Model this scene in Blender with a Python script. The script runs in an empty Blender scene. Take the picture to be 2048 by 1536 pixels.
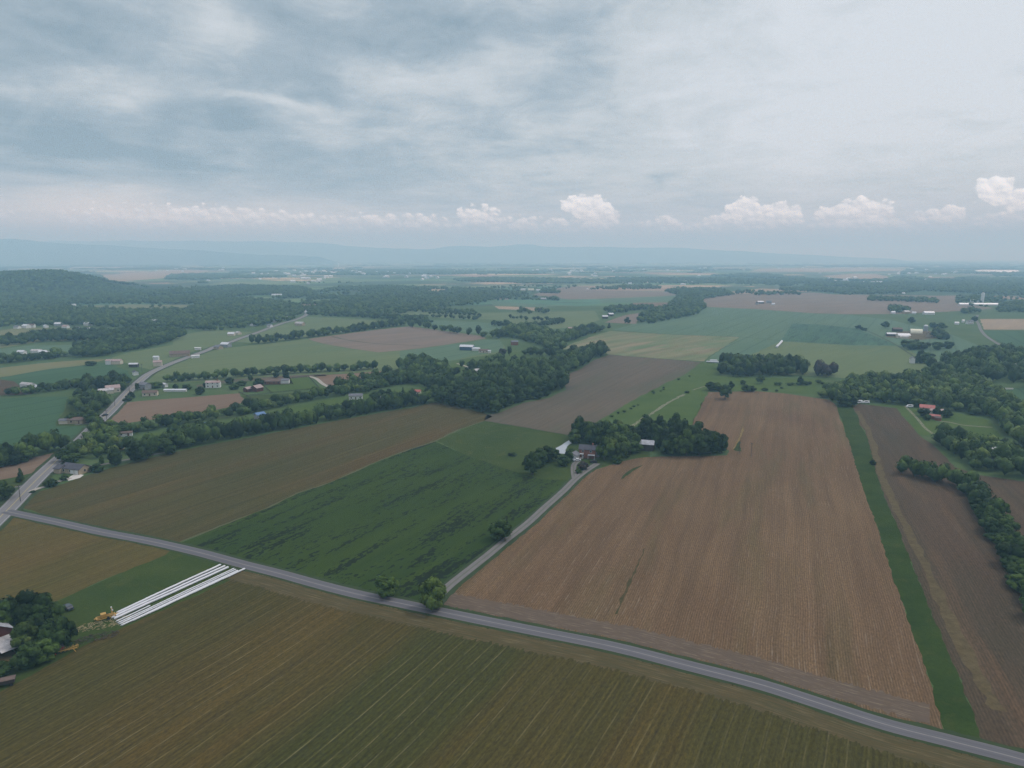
import bpy, bmesh, math, random
import numpy as np
from mathutils import Vector, Matrix

# ------------------------------------------------------------------ camera, sky, sun, exposure
SC = bpy.context.scene
COL = SC.collection
R = math.radians
F, HZ, CAMZ = 1420.0, 514.0, 120.0                 # focal length in photo pixels, horizon row, drone height
PITCH = math.atan((768.0 - HZ) / F)
SP, CP = math.sin(PITCH), math.cos(PITCH)
cam_d = bpy.data.cameras.new('camera')
cam_d.sensor_width = 36.0
cam_d.lens = 36.0 * F / 2048.0
cam_d.clip_start, cam_d.clip_end = 1.0, 90000.0
cam = bpy.data.objects.new('camera', cam_d)
cam.location = (0, 0, CAMZ)
cam.rotation_euler = (math.pi / 2 - PITCH, 0, 0)
COL.objects.link(cam)
SC.camera = cam
SC.view_settings.view_transform = 'Standard'
SC.view_settings.look = 'None'
SC.view_settings.exposure = 0.0
SC.view_settings.gamma = 1.0
SC.cycles.use_denoising = True
SC.cycles.denoising_prefilter = 'NONE'
SC.cycles.max_bounces = 6
SC.cycles.diffuse_bounces = 2
SC.cycles.volume_bounces = 3
SC.cycles.caustics_reflective = False
SC.cycles.sample_clamp_indirect = 1.0
SC.cycles.sample_clamp_direct = 2.0
SC.cycles.caustics_refractive = False
SUN_AZ, SUN_EL = 62.0, 52.0                        # degrees clockwise from the view direction, elevation
sd = bpy.data.lights.new('sun', 'SUN')
sd.energy = 1.4
sd.angle = R(11)
sd.color = (1.0, 0.96, 0.9)
sun = bpy.data.objects.new('sun', sd)
sv = Vector((math.sin(R(SUN_AZ)) * math.cos(R(SUN_EL)), math.cos(R(SUN_AZ)) * math.cos(R(SUN_EL)), math.sin(R(SUN_EL))))
sun.rotation_euler = sv.to_track_quat('Z', 'Y').to_euler()
sun.location = (0, 0, 400)
COL.objects.link(sun)
HAZE_DENSITY = 0.000185
HAZE_COLOR = (0.42, 0.745, 1.0)


def srgb(r, g, b):
    f = lambda c: (c / 255 / 12.92) if c <= 10 else ((c / 255 + 0.055) / 1.055) ** 2.4
    return (f(r), f(g), f(b), 1.0)


class NT:
    """small node-tree writer"""
    def __init__(s, tree):
        s.t = tree
        s.n = tree.nodes
        s.n.clear()

    def put(s, sock, v):
        if v is None:
            return
        if isinstance(v, bpy.types.NodeSocket):
            s.t.links.new(v, sock)
        else:
            if sock.type in ('VECTOR',) and isinstance(v, (int, float)):
                v = (v, v, v)
            if sock.type == 'RGBA' and len(v) == 3:
                v = (*v, 1.0)
            sock.default_value = v

    def node(s, typ, ins=None, **props):
        nd = s.n.new(typ)
        for k, v in props.items():
            setattr(nd, k, v)
        for k, v in (ins or {}).items():
            s.put(nd.inputs[k], v)
        return nd

    def m(s, op, a, b=None, c=None, clamp=False):
        nd = s.n.new('ShaderNodeMath')
        nd.operation = op
        nd.use_clamp = clamp
        for i, v in enumerate((a, b, c)):
            s.put(nd.inputs[i], v)
        return nd.outputs[0]

    def mapr(s, v, a, b, c=0.0, d=1.0, smooth=False):
        nd = s.n.new('ShaderNodeMapRange')
        nd.interpolation_type = 'SMOOTHSTEP' if smooth else 'LINEAR'
        for i, x in enumerate((v, a, b, c, d)):
            s.put(nd.inputs[i], x)
        return nd.outputs[0]

    def mix(s, f, a, b, blend='MIX'):
        nd = s.n.new('ShaderNodeMix')
        nd.data_type = 'RGBA'
        nd.blend_type = blend
        s.put(nd.inputs[0], f)
        s.put(nd.inputs[6], a)
        s.put(nd.inputs[7], b)
        return nd.outputs[2]

    def noise(s, vec, scale, detail=3.0, rough=0.55, dist=0.0):
        nd = s.node('ShaderNodeTexNoise', {'Vector': vec, 'Scale': scale, 'Detail': detail, 'Roughness': rough, 'Distortion': dist})
        return nd.outputs['Fac']

    def comb(s, x, y, z=0.0):
        return s.node('ShaderNodeCombineXYZ', {0: x, 1: y, 2: z}).outputs[0]

    def ramp(s, v, stops, interp='LINEAR'):
        nd = s.n.new('ShaderNodeValToRGB')
        cr = nd.color_ramp
        cr.interpolation = interp
        while len(cr.elements) < len(stops):
            cr.elements.new(0.5)
        for e, (p, c) in zip(cr.elements, stops):
            e.position = p
            e.color = c if len(c) == 4 else (*c, 1.0)
        s.put(nd.inputs[0], v)
        return nd.outputs[0]


def azel(px, py):
    """direction of a photo pixel as (azimuth, elevation) in radians * F"""
    u, v = (px - 1024.0) / F, (py - 768.0) / F
    d = Vector((u, CP - v * SP, -SP - v * CP)).normalized()
    return math.atan2(d.x, d.y) * F, math.asin(d.z) * F


def build_world():
    w = bpy.data.worlds.new('World')
    SC.world = w
    w.use_nodes = True
    T = NT(w.node_tree)
    co = T.node('ShaderNodeTexCoord').outputs['Generated']
    sep = T.node('ShaderNodeSeparateXYZ', {0: co})
    x, y, z = sep.outputs
    A = T.m('MULTIPLY', T.m('ARCTAN2', x, y), F)
    E = T.m('MULTIPLY', T.m('ARCSINE', z), F)
    # broad, horizontally stretched warp of the coordinates
    wc = T.comb(T.m('DIVIDE', A, 260.0), T.m('DIVIDE', E, 80.0), 3.7)
    wn = T.node('ShaderNodeTexNoise', {'Vector': wc, 'Scale': 1.0, 'Detail': 4.0, 'Roughness': 0.55}).outputs['Color']
    ws = T.node('ShaderNodeSeparateXYZ', {0: wn})
    Aw = T.m('ADD', A, T.m('MULTIPLY', T.m('SUBTRACT', ws.outputs[0], 0.5), 190.0))
    Ew = T.m('ADD', E, T.m('MULTIPLY', T.m('SUBTRACT', ws.outputs[1], 0.5), 100.0))
    P = T.comb(Aw, Ew, 0.0)

    def blob(P, cx, cy, rx, ry, rot=0.0, typ='QUADRATIC_SPHERE'):
        a, e = azel(cx, cy)
        mp = T.node('ShaderNodeMapping', {'Vector': P, 'Location': (a, e, 0), 'Rotation': (0, 0, R(rot)), 'Scale': (rx, ry, 1)}, vector_type='TEXTURE')
        return T.node('ShaderNodeTexGradient', {0: mp.outputs[0]}, gradient_type=typ).outputs['Fac']

    V = T.mapr(A, -1100, 1300, 0.38, 0.62, True)
    V = T.m('ADD', V, 0.0)
    blobs = [  # photo px centre, radii, tilt, strength : bright patches and dark cloud bases
        (1800, 90, 1250, 620, 0, 0.56), (1560, 200, 700, 260, 0, 0.10), (2100, 40, 500, 260, 0, 0.2),
        (930, 70, 430, 130, -4, -0.42), (600, 160, 330, 90, 0, -0.30), (480, 248, 240, 45, 0, -0.42),
        (190, 285, 420, 95, -8, -0.42), (330, 335, 260, 40, -6, -0.22), (120, 60, 260, 120, 0, -0.18),
        (1150, 40, 240, 80, 10, -0.2), (1080, 190, 200, 50, 10, -0.1),
        (425, 40, 110, 70, 0, 0.42), (235, 185, 110, 90, -25, 0.40), (530, 205, 300, 36, -4, 0.50),
        (850, 172, 340, 75, 4, 0.52), (640, 235, 170, 60, -4, 0.35), (655, 20, 100, 60, 0, 0.3),
        (60, 195, 190, 80, 0, 0.22), (230, 325, 190, 32, -3, 0.30), (1010, 110, 200, 90, 25, 0.3),
        (1290, 110, 160, 60, 25, 0.2), (330, 445, 620, 110, 0, 0.42), (220, 385, 260, 60, 0, 0.2),
        (1500, 300, 900, 80, 0, 0.1), (1400, 405, 900, 60, 0, -0.16), (1900, 420, 500, 50, 0, -0.12),
        (1335, 355, 40, 22, 0, -0.3), (180, 372, 150, 14, 0, -0.22), (420, 400, 220, 12, 0, -0.16)]
    for cx, cy, rx, ry, rot, amp in blobs:
        V = T.m('MULTIPLY_ADD', blob(P, cx, cy, rx, ry, rot), amp, V)
    # cloud deck texture on a level sheet overhead, so it flattens towards the horizon
    zz = T.m('ADD', T.m('MAXIMUM', z, 0.0), 0.075)
    dk = T.comb(T.m('DIVIDE', x, zz), T.m('DIVIDE', y, zz), 0.7)
    n1 = T.noise(dk, 0.85, 7.0, 0.60, 0.7)
    V = T.m('MULTIPLY_ADD', T.m('SUBTRACT', n1, 0.5), 1.0, V)
    n2 = T.noise(dk, 3.1, 6.0, 0.62, 0.3)
    V = T.m('MULTIPLY_ADD', T.m('SUBTRACT', n2, 0.5), 0.55, V)
    n3 = T.noise(T.comb(T.m('DIVIDE', A, 210.0), T.m('DIVIDE', E, 26.0), 1.3), 1.0, 5.0, 0.6, 0.2)
    V = T.m('MULTIPLY_ADD', T.m('SUBTRACT', n3, 0.5), T.mapr(E, 60, 330, 0.5, 0.16), V)
    n4 = T.noise(T.comb(T.m('DIVIDE', A, 120.0), T.m('DIVIDE', E, 62.0), 8.1), 1.0, 7.0, 0.62, 0.8)
    V = T.m('MULTIPLY_ADD', T.m('SUBTRACT', n4, 0.5), T.mapr(E, 70, 200, 0.1, 0.75), V)
    V = T.m('SUBTRACT', V, T.mapr(A, -1000, 1000, 0.15, 0.06, True))
    skyc = T.ramp(V, [(0.0, srgb(146, 165, 177)), (0.3, srgb(171, 186, 196)), (0.6, srgb(203, 212, 217)), (1.0, srgb(224, 231, 237))])
    low = T.mapr(E, 20, 170, 1.0, 0.0, True)
    warm = T.mix(T.m('MULTIPLY', low, 0.7), skyc, (0.64, 0.66, 0.73, 1))
    glow = blob(P, 330, 440, 560, 80, 0)
    warm = T.mix(T.m('MULTIPLY', glow, 1.0, clamp=True), warm, (0.95, 0.91, 0.87, 1))
    # cumulus along the horizon
    def puffs(da, de):
        """rounded billows: (height, colour) of a two octave cellular field"""
        Ao, Eo = T.m('ADD', A, da), T.m('ADD', E, de)
        wv_ = T.node('ShaderNodeTexNoise', {'Vector': T.comb(T.m('DIVIDE', Ao, 17.0), T.m('DIVIDE', Eo, 14.0), 4.0), 'Scale': 1.0, 'Detail': 3.0, 'Roughness': 0.6}).outputs['Color']
        wq = T.node('ShaderNodeSeparateXYZ', {0: wv_})
        ax = T.m('ADD', Ao, T.m('MULTIPLY', wq.outputs[0], 11.0))
        ex = T.m('ADD', Eo, T.m('MULTIPLY', wq.outputs[1], 9.0))
        v1 = T.node('ShaderNodeTexVoronoi', {'Vector': T.comb(T.m('DIVIDE', ax, 19.0), T.m('DIVIDE', ex, 15.0), 0.0), 'Scale': 1.0, 'Smoothness': 0.35}, feature='SMOOTH_F1', voronoi_dimensions='2D').outputs['Distance']
        v2 = T.node('ShaderNodeTexVoronoi', {'Vector': T.comb(T.m('DIVIDE', ax, 8.0), T.m('DIVIDE', ex, 6.5), 0.0), 'Scale': 1.0, 'Smoothness': 0.3}, feature='SMOOTH_F1', voronoi_dimensions='2D').outputs['Distance']
        return T.m('ADD', T.m('MULTIPLY', v1, -0.42), T.m('MULTIPLY', v2, -0.11))

    cum = [(575, 445, 50, 24, 0, .9), (610, 446, 26, 16, 0, 1), (545, 455, 60, 20, 0, .5), (745, 452, 34, 18, 0, .9), (782, 443, 20, 16, 0, 1),
           (855, 452, 52, 22, 0, 1), (960, 438, 62, 34, 0, .75), (985, 452, 60, 22, 0, .6), (1050, 456, 22, 16, 0, .8),
           (1170, 412, 50, 24, 0, 1.3), (1200, 432, 52, 34, -30, 1.4), (1215, 450, 40, 20, -30, 1.0), (1345, 447, 40, 16, -25, 1.0), (1375, 460, 40, 12, 0, .6),
           (1130, 462, 60, 14, 0, .55), (420, 448, 360, 34, 0, .88), (760, 452, 280, 28, 0, .84), (1040, 455, 260, 26, 0, .80), (1400, 458, 320, 22, 0, .74), (1800, 458, 340, 22, 0, .74), (470, 440, 60, 30, 0, .8), (330, 444, 70, 26, 0, .75), (690, 452, 40, 16, 0, .7), (1435, 446, 36, 18, 0, 1.0), (1492, 432, 50, 34, 0, 1.3), (1500, 412, 24, 20, 0, 1.1), (1560, 436, 46, 30, 0, 1.3),
           (1520, 456, 90, 22, 0, .9), (1680, 436, 52, 26, 0, 1.3), (1722, 430, 56, 32, 0, 1.3), (1760, 445, 56, 24, 0, 1.0), (1812, 450, 40, 16, 0, .9),
           (1860, 438, 40, 20, 0, 1.1), (1895, 434, 30, 20, 0, 1.2), (1992, 382, 38, 26, 0, 1.0), (2035, 398, 34, 24, 0, 0.95), (2000, 441, 34, 16, 0, 1.1),
           (400, 452, 120, 24, 0, .6), (260, 446, 90, 22, 0, .5), (500, 458, 80, 18, 0, .5), (1620, 462, 120, 14, 0, .6), (1260, 466, 120, 12, 0, .5),
           (-200, 440, 200, 30, 0, 1), (2300, 430, 160, 40, 0, 1.1)]
    Pc = T.comb(T.m('ADD', A, T.m('MULTIPLY', T.m('SUBTRACT', ws.outputs[2], 0.5), 30.0)), E, 0.0)
    D = None
    for cx, cy, rx, ry, rot, amp in cum:
        b = T.m('MULTIPLY', blob(Pc, cx, cy, rx * 1.25, ry * 1.3, rot, 'SPHERICAL'), amp)
        D = b if D is None else T.m('MAXIMUM', D, b)
    p0 = puffs(0.0, 0.0)
    H0 = T.m('ADD', D, T.m('ADD', p0, 0.30))
    big_ = T.noise(T.comb(T.m('DIVIDE', A, 40.0), T.m('DIVIDE', E, 22.0), 9.0), 1.0, 3.0, 0.5)
    H0 = T.m('ADD', H0, T.m('MULTIPLY', T.m('SUBTRACT', big_, 0.5), 0.55))
    soft = T.mapr(E, 46, 84, 0.60, 0.17)          # ragged, soft bases; crisp tops
    mask = T.m('SMOOTHSTEP', H0, 0.2, 0.5) if False else T.mapr(H0, 0.36, T.m('ADD', 0.36, soft), 0.0, 1.0, True)
    p1 = puffs(2.0, 3.2)
    sh = T.m('ADD', T.m('MULTIPLY', T.m('SUBTRACT', p0, p1), 1.5), T.mapr(E, 44, 96, 0.28, 0.74))
    sh = T.m('ADD', sh, T.m('MULTIPLY', T.m('SUBTRACT', big_, 0.5), 0.5))
    cumc = T.ramp(sh, [(0.0, (0.50, 0.53, 0.60, 1)), (0.35, (0.70, 0.72, 0.78, 1)), (0.65, (0.93, 0.97, 1.01, 1)), (1.0, (1.26, 1.30, 1.34, 1))])
    fade = T.mapr(A, -760, 260, 0.66, 0.95)
    fade = T.m('MULTIPLY', fade, T.mapr(E, 26, 58, 0.2, 1.0, True))
    mask = T.m('MULTIPLY', mask, T.mapr(D, 0.02, 0.16))
    col = T.mix(T.m('MULTIPLY', mask, fade), warm, cumc)
    # the lowest few degrees are far haze
    col = T.mix(T.mapr(E, 16, 78, 1.0, 0.0, True), col, (0.33, 0.39, 0.49, 1))
    # overhead, out of view, the sky is brightened to light haze and ground
    up = T.mapr(E, 520, 1300, 0.0, 1.0, True)
    col = T.mix(up, col, (1.20, 1.25, 1.42, 1))
    bg = T.node('ShaderNodeBackground', {'Color': col, 'Strength': 1.0}).outputs[0]
    sky = T.node('ShaderNodeTexSky', sky_type='NISHITA', sun_disc=False, sun_elevation=R(SUN_EL), sun_rotation=R(SUN_AZ))
    sbg = T.node('ShaderNodeBackground', {'Color': sky.outputs[0], 'Strength': 0.1}).outputs[0]
    mx = T.node('ShaderNodeMixShader', {0: 0.9, 1: sbg, 2: bg})
    T.node('ShaderNodeOutputWorld', {0: mx.outputs[0]})
    w.cycles.sampling_method = 'MANUAL'
    w.cycles.sample_map_resolution = 512


build_world()
random.seed(7)
RNG = np.random.default_rng(11)


# ------------------------------------------------------------------ helpers
def G(px, py):
    """ground point seen at a photo pixel"""
    u, v = (px - 1024.0) / F, (py - 768.0) / F
    t = CAMZ / (SP + v * CP)
    return (u * t, (CP - v * SP) * t)


def tag(o, label=None, cat=None, group=None, kind=None):
    if label: o['label'] = label
    if cat: o['category'] = cat
    if group: o['group'] = group
    if kind: o['kind'] = kind
    return o


def empty(name, loc, rz=0.0, **k):
    o = bpy.data.objects.new(name, None)
    o.empty_display_size = 1.0
    o.location = loc
    o.rotation_euler = (0, 0, rz)
    COL.objects.link(o)
    tag(o, **k)
    return o


def link(name, me, mat=None, parent=None, loc=None):
    o = bpy.data.objects.new(name, me)
    COL.objects.link(o)
    if mat is not None and not me.materials:
        me.materials.append(mat)
    if parent: o.parent = parent
    if loc is not None: o.location = loc
    return o


def tri_mesh(name, V, Fc, smooth=False):
    """mesh from numpy triangle arrays"""
    me = bpy.data.meshes.new(name)
    V = np.asarray(V, dtype=np.float32)
    Fc = np.asarray(Fc, dtype=np.int32)
    me.vertices.add(len(V))
    me.vertices.foreach_set('co', V.ravel())
    me.loops.add(Fc.size)
    me.loops.foreach_set('vertex_index', Fc.ravel())
    me.polygons.add(len(Fc))
    me.polygons.foreach_set('loop_start', np.arange(0, Fc.size, 3, dtype=np.int32))
    me.update(calc_edges=True)
    if smooth:
        me.polygons.foreach_set('use_smooth', np.ones(len(Fc), dtype=bool))
    return me


class MB:
    """collects boxes, prisms and tubes into one mesh"""
    def __init__(s):
        s.v, s.f = [], []

    def add(s, vs, fs, M=None):
        o = len(s.v)
        s.v += [tuple(M @ Vector(p)) if M else tuple(p) for p in vs]
        s.f += [[i + o for i in f] for f in fs]
        return s

    def box(s, x0, x1, y0, y1, z0, z1, M=None):
        vs = [(x, y, z) for z in (z0, z1) for y in (y0, y1) for x in (x0, x1)]
        return s.add(vs, [(0, 2, 3, 1), (4, 5, 7, 6), (0, 1, 5, 4), (2, 6, 7, 3), (0, 4, 6, 2), (1, 3, 7, 5)], M)

    def tube(s, pts, rad, n=8, caps=True, squash=1.0):
        """tube through points; rad a number or list"""
        rings = []
        for i, p in enumerate(pts):
            p = Vector(p)
            a = Vector(pts[max(i - 1, 0)])
            b = Vector(pts[min(i + 1, len(pts) - 1)])
            d = (b - a).normalized()
            up = Vector((0, 0, 1)) if abs(d.z) < 0.9 else Vector((1, 0, 0))
            sx = d.cross(up).normalized()
            sy = sx.cross(d).normalized()
            r = rad[i] if isinstance(rad, (list, tuple)) else rad
            rings.append([p + sx * math.cos(2 * math.pi * k / n) * r + sy * math.sin(2 * math.pi * k / n) * r * squash for k in range(n)])
        o = len(s.v)
        for rg in rings:
            s.v += [tuple(q) for q in rg]
        for i in range(len(rings) - 1):
            for k in range(n):
                a, b = o + i * n + k, o + i * n + (k + 1) % n
                s.f.append([a, b, b + n, a + n])
        if caps:
            s.f.append([o + k for k in range(n)][::-1])
            s.f.append([o + (len(rings) - 1) * n + k for k in range(n)])
        return s

    def build(s, name, mat, parent=None, loc=None, smooth=False):
        me = bpy.data.meshes.new(name)
        me.from_pydata(s.v, [], s.f)
        me.update()
        if smooth:
            me.polygons.foreach_set('use_smooth', [True] * len(me.polygons))
        return link(name, me, mat, parent, loc)


# ------------------------------------------------------------------ materials
MAT = {}


def principled(T, color, rough=0.9, spec=0.2, metal=0.0, normal=None):
    b = T.node('ShaderNodeBsdfPrincipled', {'Base Color': color, 'Roughness': rough, 'Specular IOR Level': spec, 'Metallic': metal})
    if normal is not None:
        T.put(b.inputs['Normal'], normal)
    T.node('ShaderNodeOutputMaterial', {0: b.outputs[0]})
    return b


def new_mat(name):
    m = bpy.data.materials.new(name)
    m.use_nodes = True
    MAT[name] = m
    return m, NT(m.node_tree)


def simple_mat(name, col, rough=0.7, var=0.18, scale=0.6, spec=0.3, metal=0.0, col2=None):
    m, T = new_mat(name)
    co = T.node('ShaderNodeTexCoord').outputs['Object']
    n = T.noise(co, scale, 4.0, 0.6)
    a = tuple(c * (1 - var) for c in col[:3])
    b = tuple(min(1, c * (1 + var)) for c in (col2 or col)[:3])
    principled(T, T.mix(T.mapr(n, 0.3, 0.7), (*a, 1), (*b, 1)), rough, spec, metal)
    return m


def vp_dir(vx):
    """world angle (radians, from +X) of the ground direction that vanishes at column vx on the horizon"""
    x, y = (vx - 1024.0) / F, (CP + (768 - HZ) / F * SP)
    return math.atan2(y, x)


FARK = (1.12, 1.12, 1.10)
TINT = {k: FARK for k in ('brown_far', 'green_far', 'green_left', 'teal_far', 'teal_dark', 'striped_far', 'tan_far', 'tan_pasture')}
TINT['green_left'] = (0.86, 0.86, 0.86)
TINT['olive_field_far'] = (0.86, 0.84, 0.76)
TINT['red_soil'] = (0.66, 0.72, 0.66)
TINT['tilled'] = (0.56, 0.495, 0.345)
TINT['tilled_dark'] = (0.56, 0.49, 0.36)
TINT['wheat'] = (0.74, 0.61, 0.24)


def field_mat(name, c1, c2, vx, spacing=0.0, row_amp=0.0, patch=90.0, streak=(70.0, 4.0), streak_amp=0.25, speck=0.12,
              c3=None, straw=None, lodge=None, tram=None, band=None, patch_amp=1.0, seed=0.0, fine=0.9):
    """cropland: broad soil patches, streaks and crop rows along the working direction"""
    g = TINT.get(name, (0.68, 0.61, 0.32))
    q = lambda c: tuple(max(0.004, c[i] * g[i]) for i in range(3)) if c is not None else None
    c1, c2, c3 = q(c1), q(c2), q(c3)
    if straw: straw = (tuple(v * 0.72 for v in straw[0]),) + tuple(straw[1:])
    m, T = new_mat(name)
    co = T.node('ShaderNodeTexCoord').outputs['Object']
    ang = vp_dir(vx)
    rot = T.node('ShaderNodeMapping', {'Vector': co, 'Rotation': (0, 0, -ang)}, vector_type='POINT').outputs[0]
    sp = T.node('ShaderNodeSeparateXYZ', {0: rot})
    al, ac = sp.outputs[0], sp.outputs[1]
    wob = T.noise(T.comb(T.m('DIVIDE', al, 60.0), T.m('DIVIDE', ac, 60.0), seed), 1.0, 2.0)
    ac = T.m('MULTIPLY_ADD', wob, 3.0, ac)
    n1 = T.noise(T.comb(T.m('DIVIDE', al, patch * 1.8), T.m('DIVIDE', ac, patch * 0.6), seed + 1), 1.0, 5.0, 0.6, 0.4)
    col = T.mix(T.mapr(n1, 0.5 - 0.16 / patch_amp, 0.5 + 0.16 / patch_amp), (*c1[:3], 1), (*c2[:3], 1))
    if c3 is not None:
        n3 = T.noise(T.comb(T.m('DIVIDE', al, patch * 2.6), T.m('DIVIDE', ac, patch * 0.35), seed + 5), 1.0, 4.0, 0.6, 0.2)
        col = T.mix(T.mapr(n3, 0.52, 0.66, 0, 0.85), col, (*c3[:3], 1))
    if band:   # strips worked at different times, side by side along the rows
        bc, b0, b1, w0, w1 = band
        nb = T.m('MULTIPLY', T.m('SUBTRACT', T.noise(T.comb(T.m('DIVIDE', al, 50.0), T.m('DIVIDE', ac, 7.0), seed + 21), 1.0, 4.0, 0.65), 0.5), 16.0)
        aw = T.m('ADD', ac, nb)
        bm_ = T.m('MULTIPLY', T.mapr(aw, b0 - 9, b0 + 9), T.mapr(aw, b1 - 7, b1 + 7, 1.0, 0.0))
        bm_ = T.m('MAXIMUM', bm_, T.m('MULTIPLY', T.mapr(aw, w0 - 15, w0 + 5, 1.0, 0.0), 0.55))
        bm_ = T.m('MAXIMUM', bm_, T.m('MULTIPLY', T.mapr(aw, w1 - 10, w1 + 15), 0.5))
        bm_ = T.m('MULTIPLY', bm_, T.mapr(n1, 0.3, 0.55, 0.65, 1.0))
        col = T.mix(bm_, col, (*[bc[i] * g[i] for i in range(3)], 1))
    n2 = T.noise(T.comb(T.m('DIVIDE', al, streak[0]), T.m('DIVIDE', ac, streak[1]), seed + 2), 1.0, 4.0, 0.62)
    f = T.mapr(n2, 0.25, 0.75, 1 - streak_amp, 1 + streak_amp)
    n4 = T.noise(T.comb(T.m('DIVIDE', al, fine * 2.5), T.m('DIVIDE', ac, fine), seed + 3), 1.0, 3.0, 0.7)
    f = T.m('MULTIPLY', f, T.mapr(n4, 0.3, 0.7, 1 - speck, 1 + speck))
    if spacing > 0:
        wv = T.m('SINE', T.m('MULTIPLY', ac, 2 * math.pi / spacing))
        br = T.noise(T.comb(T.m('DIVIDE', al, 9.0), T.m('DIVIDE', ac, 2.0), seed + 4), 1.0, 3.0, 0.7)
        f = T.m('MULTIPLY', f, T.m('MULTIPLY_ADD', T.m('MULTIPLY', wv, T.mapr(br, 0.3, 0.65)), row_amp, 1.0))
    col = T.mix(1.0, col, T.comb(f, f, f), 'MULTIPLY')
    if straw:
        sc, gap, wid, lo, hi = straw
        ph = T.m('FRACT', T.m('DIVIDE', ac, gap))
        ln = T.mapr(T.m('ABSOLUTE', T.m('SUBTRACT', ph, 0.5)), wid, wid * 0.35)
        bk = T.noise(T.comb(T.m('DIVIDE', al, 11.0), T.m('DIVIDE', ac, gap * 0.9), seed + 7), 1.0, 5.0, 0.75)
        zone = T.noise(T.comb(T.m('DIVIDE', al, 130.0), T.m('DIVIDE', ac, 45.0), seed + 8), 1.0, 2.0)
        fac = T.m('MULTIPLY', T.m('MULTIPLY', ln, T.mapr(bk, lo, hi)), T.mapr(zone, 0.35, 0.6, 0.25, 1.0))
        lf = T.noise(T.comb(T.m('DIVIDE', al, 4.0), T.m('DIVIDE', ac, 0.8), seed + 9), 1.0, 4.0, 0.8)
        fac = T.m('MAXIMUM', fac, T.mapr(lf, 0.64, 0.78, 0.0, 0.45))
        col = T.mix(T.m('MULTIPLY', fac, 0.68), col, (*sc[:3], 1))
    if lodge:
        lc, th = lodge
        big = T.noise(T.comb(T.m('DIVIDE', al, 55.0), T.m('DIVIDE', ac, 6.5), seed + 11), 1.0, 3.0, 0.55, 0.6)
        sm = T.noise(T.comb(T.m('DIVIDE', al, 3.4), T.m('DIVIDE', ac, 1.6), seed + 12), 1.0, 4.0, 0.62, 0.3)
        v = T.m('MULTIPLY_ADD', sm, 1.05, big)
        col = T.mix(T.mapr(v, th, th + 0.05, 0, 0.9), col, (*lc[:3], 1))
    if tram:
        gap, amt = tram
        ph = T.m('FRACT', T.m('DIVIDE', ac, gap))
        ln = T.mapr(T.m('ABSOLUTE', T.m('SUBTRACT', ph, 0.5)), 0.06, 0.02)
        col = T.mix(T.m('MULTIPLY', ln, amt), col, (*[c * 0.45 for c in c1[:3]], 1))
    principled(T, col, 1.0, 0.1)
    return m


GT = {'ground_grass': (1.0, 1.0, 0.95), 'bright_lawn': (0.80, 0.78, 0.6), 'hill_ground': (1, 1, 1), 'mountain_ground': (1, 1, 1), 'waterway_grass': (0.84, 0.66, 0.36)}


def grass_mat(name, c1, c2, scale=0.05, c3=None, seed=0.0):
    g = GT.get(name, (0.72, 0.68, 0.44))
    c1, c2 = [tuple(c[i] * g[i] for i in range(3)) for c in (c1, c2)]
    c3 = tuple(c3[i] * g[i] for i in range(3)) if c3 is not None else None
    m, T = new_mat(name)
    co = T.node('ShaderNodeTexCoord').outputs['Object']
    mp = T.node('ShaderNodeMapping', {'Vector': co, 'Location': (seed * 31, seed * 17, 0)}).outputs[0]
    n1 = T.noise(mp, scale, 5.0, 0.62, 0.4)
    col = T.mix(T.mapr(n1, 0.35, 0.65), (*c1[:3], 1), (*c2[:3], 1))
    if c3 is not None:
        col = T.mix(T.mapr(T.noise(mp, scale * 2.3, 4.0, 0.65, 0.6), 0.55, 0.72, 0, 0.8), col, (*c3[:3], 1))
    n2 = T.noise(mp, 0.9, 4.0, 0.7)
    f = T.mapr(n2, 0.3, 0.7, 0.82, 1.18)
    col = T.mix(1.0, col, T.comb(f, f, f), 'MULTIPLY')
    principled(T, col, 1.0, 0.1)
    return m


def strip_mat(name, c1, c2, along=14.0, across=0.8, c3=None, lines=None, edge=None, th=(0.55, 0.7), dist=0.0):
    """for strips with uv in metres: u along, v across (0 on the centre line)"""
    m, T = new_mat(name)
    uv = T.node('ShaderNodeUVMap', uv_map='UVMap').outputs[0]
    s = T.node('ShaderNodeSeparateXYZ', {0: uv})
    u, v = s.outputs[0], s.outputs[1]
    n1 = T.noise(T.comb(T.m('DIVIDE', u, along), T.m('DIVIDE', v, across), 0.0), 1.0, 5.0, 0.65)
    col = T.mix(T.mapr(n1, 0.35, 0.65), (*c1[:3], 1), (*c2[:3], 1))
    if c3 is not None:
        n3 = T.noise(T.comb(T.m('DIVIDE', u, along * 0.7), T.m('DIVIDE', v, across * 0.9), 4.0), 1.0, 5.0, 0.75, dist)
        col = T.mix(T.mapr(n3, th[0], th[1], 0, 0.9), col, (*c3[:3], 1))
    for (pos, wid, lc, amt) in (lines or []):
        d = T.m('ABSOLUTE', T.m('SUBTRACT', v, pos))
        wn = T.noise(T.comb(T.m('DIVIDE', u, 3.0), 0.0, pos + 5), 1.0, 3.0, 0.6)
        k = T.m('MULTIPLY', T.mapr(d, wid, wid * 0.5), T.mapr(wn, 0.3, 0.5, 0.55, 1.0))
        col = T.mix(T.m('MULTIPLY', k, amt), col, (*lc[:3], 1))
    principled(T, col, 0.9, 0.25)
    return m


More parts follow.
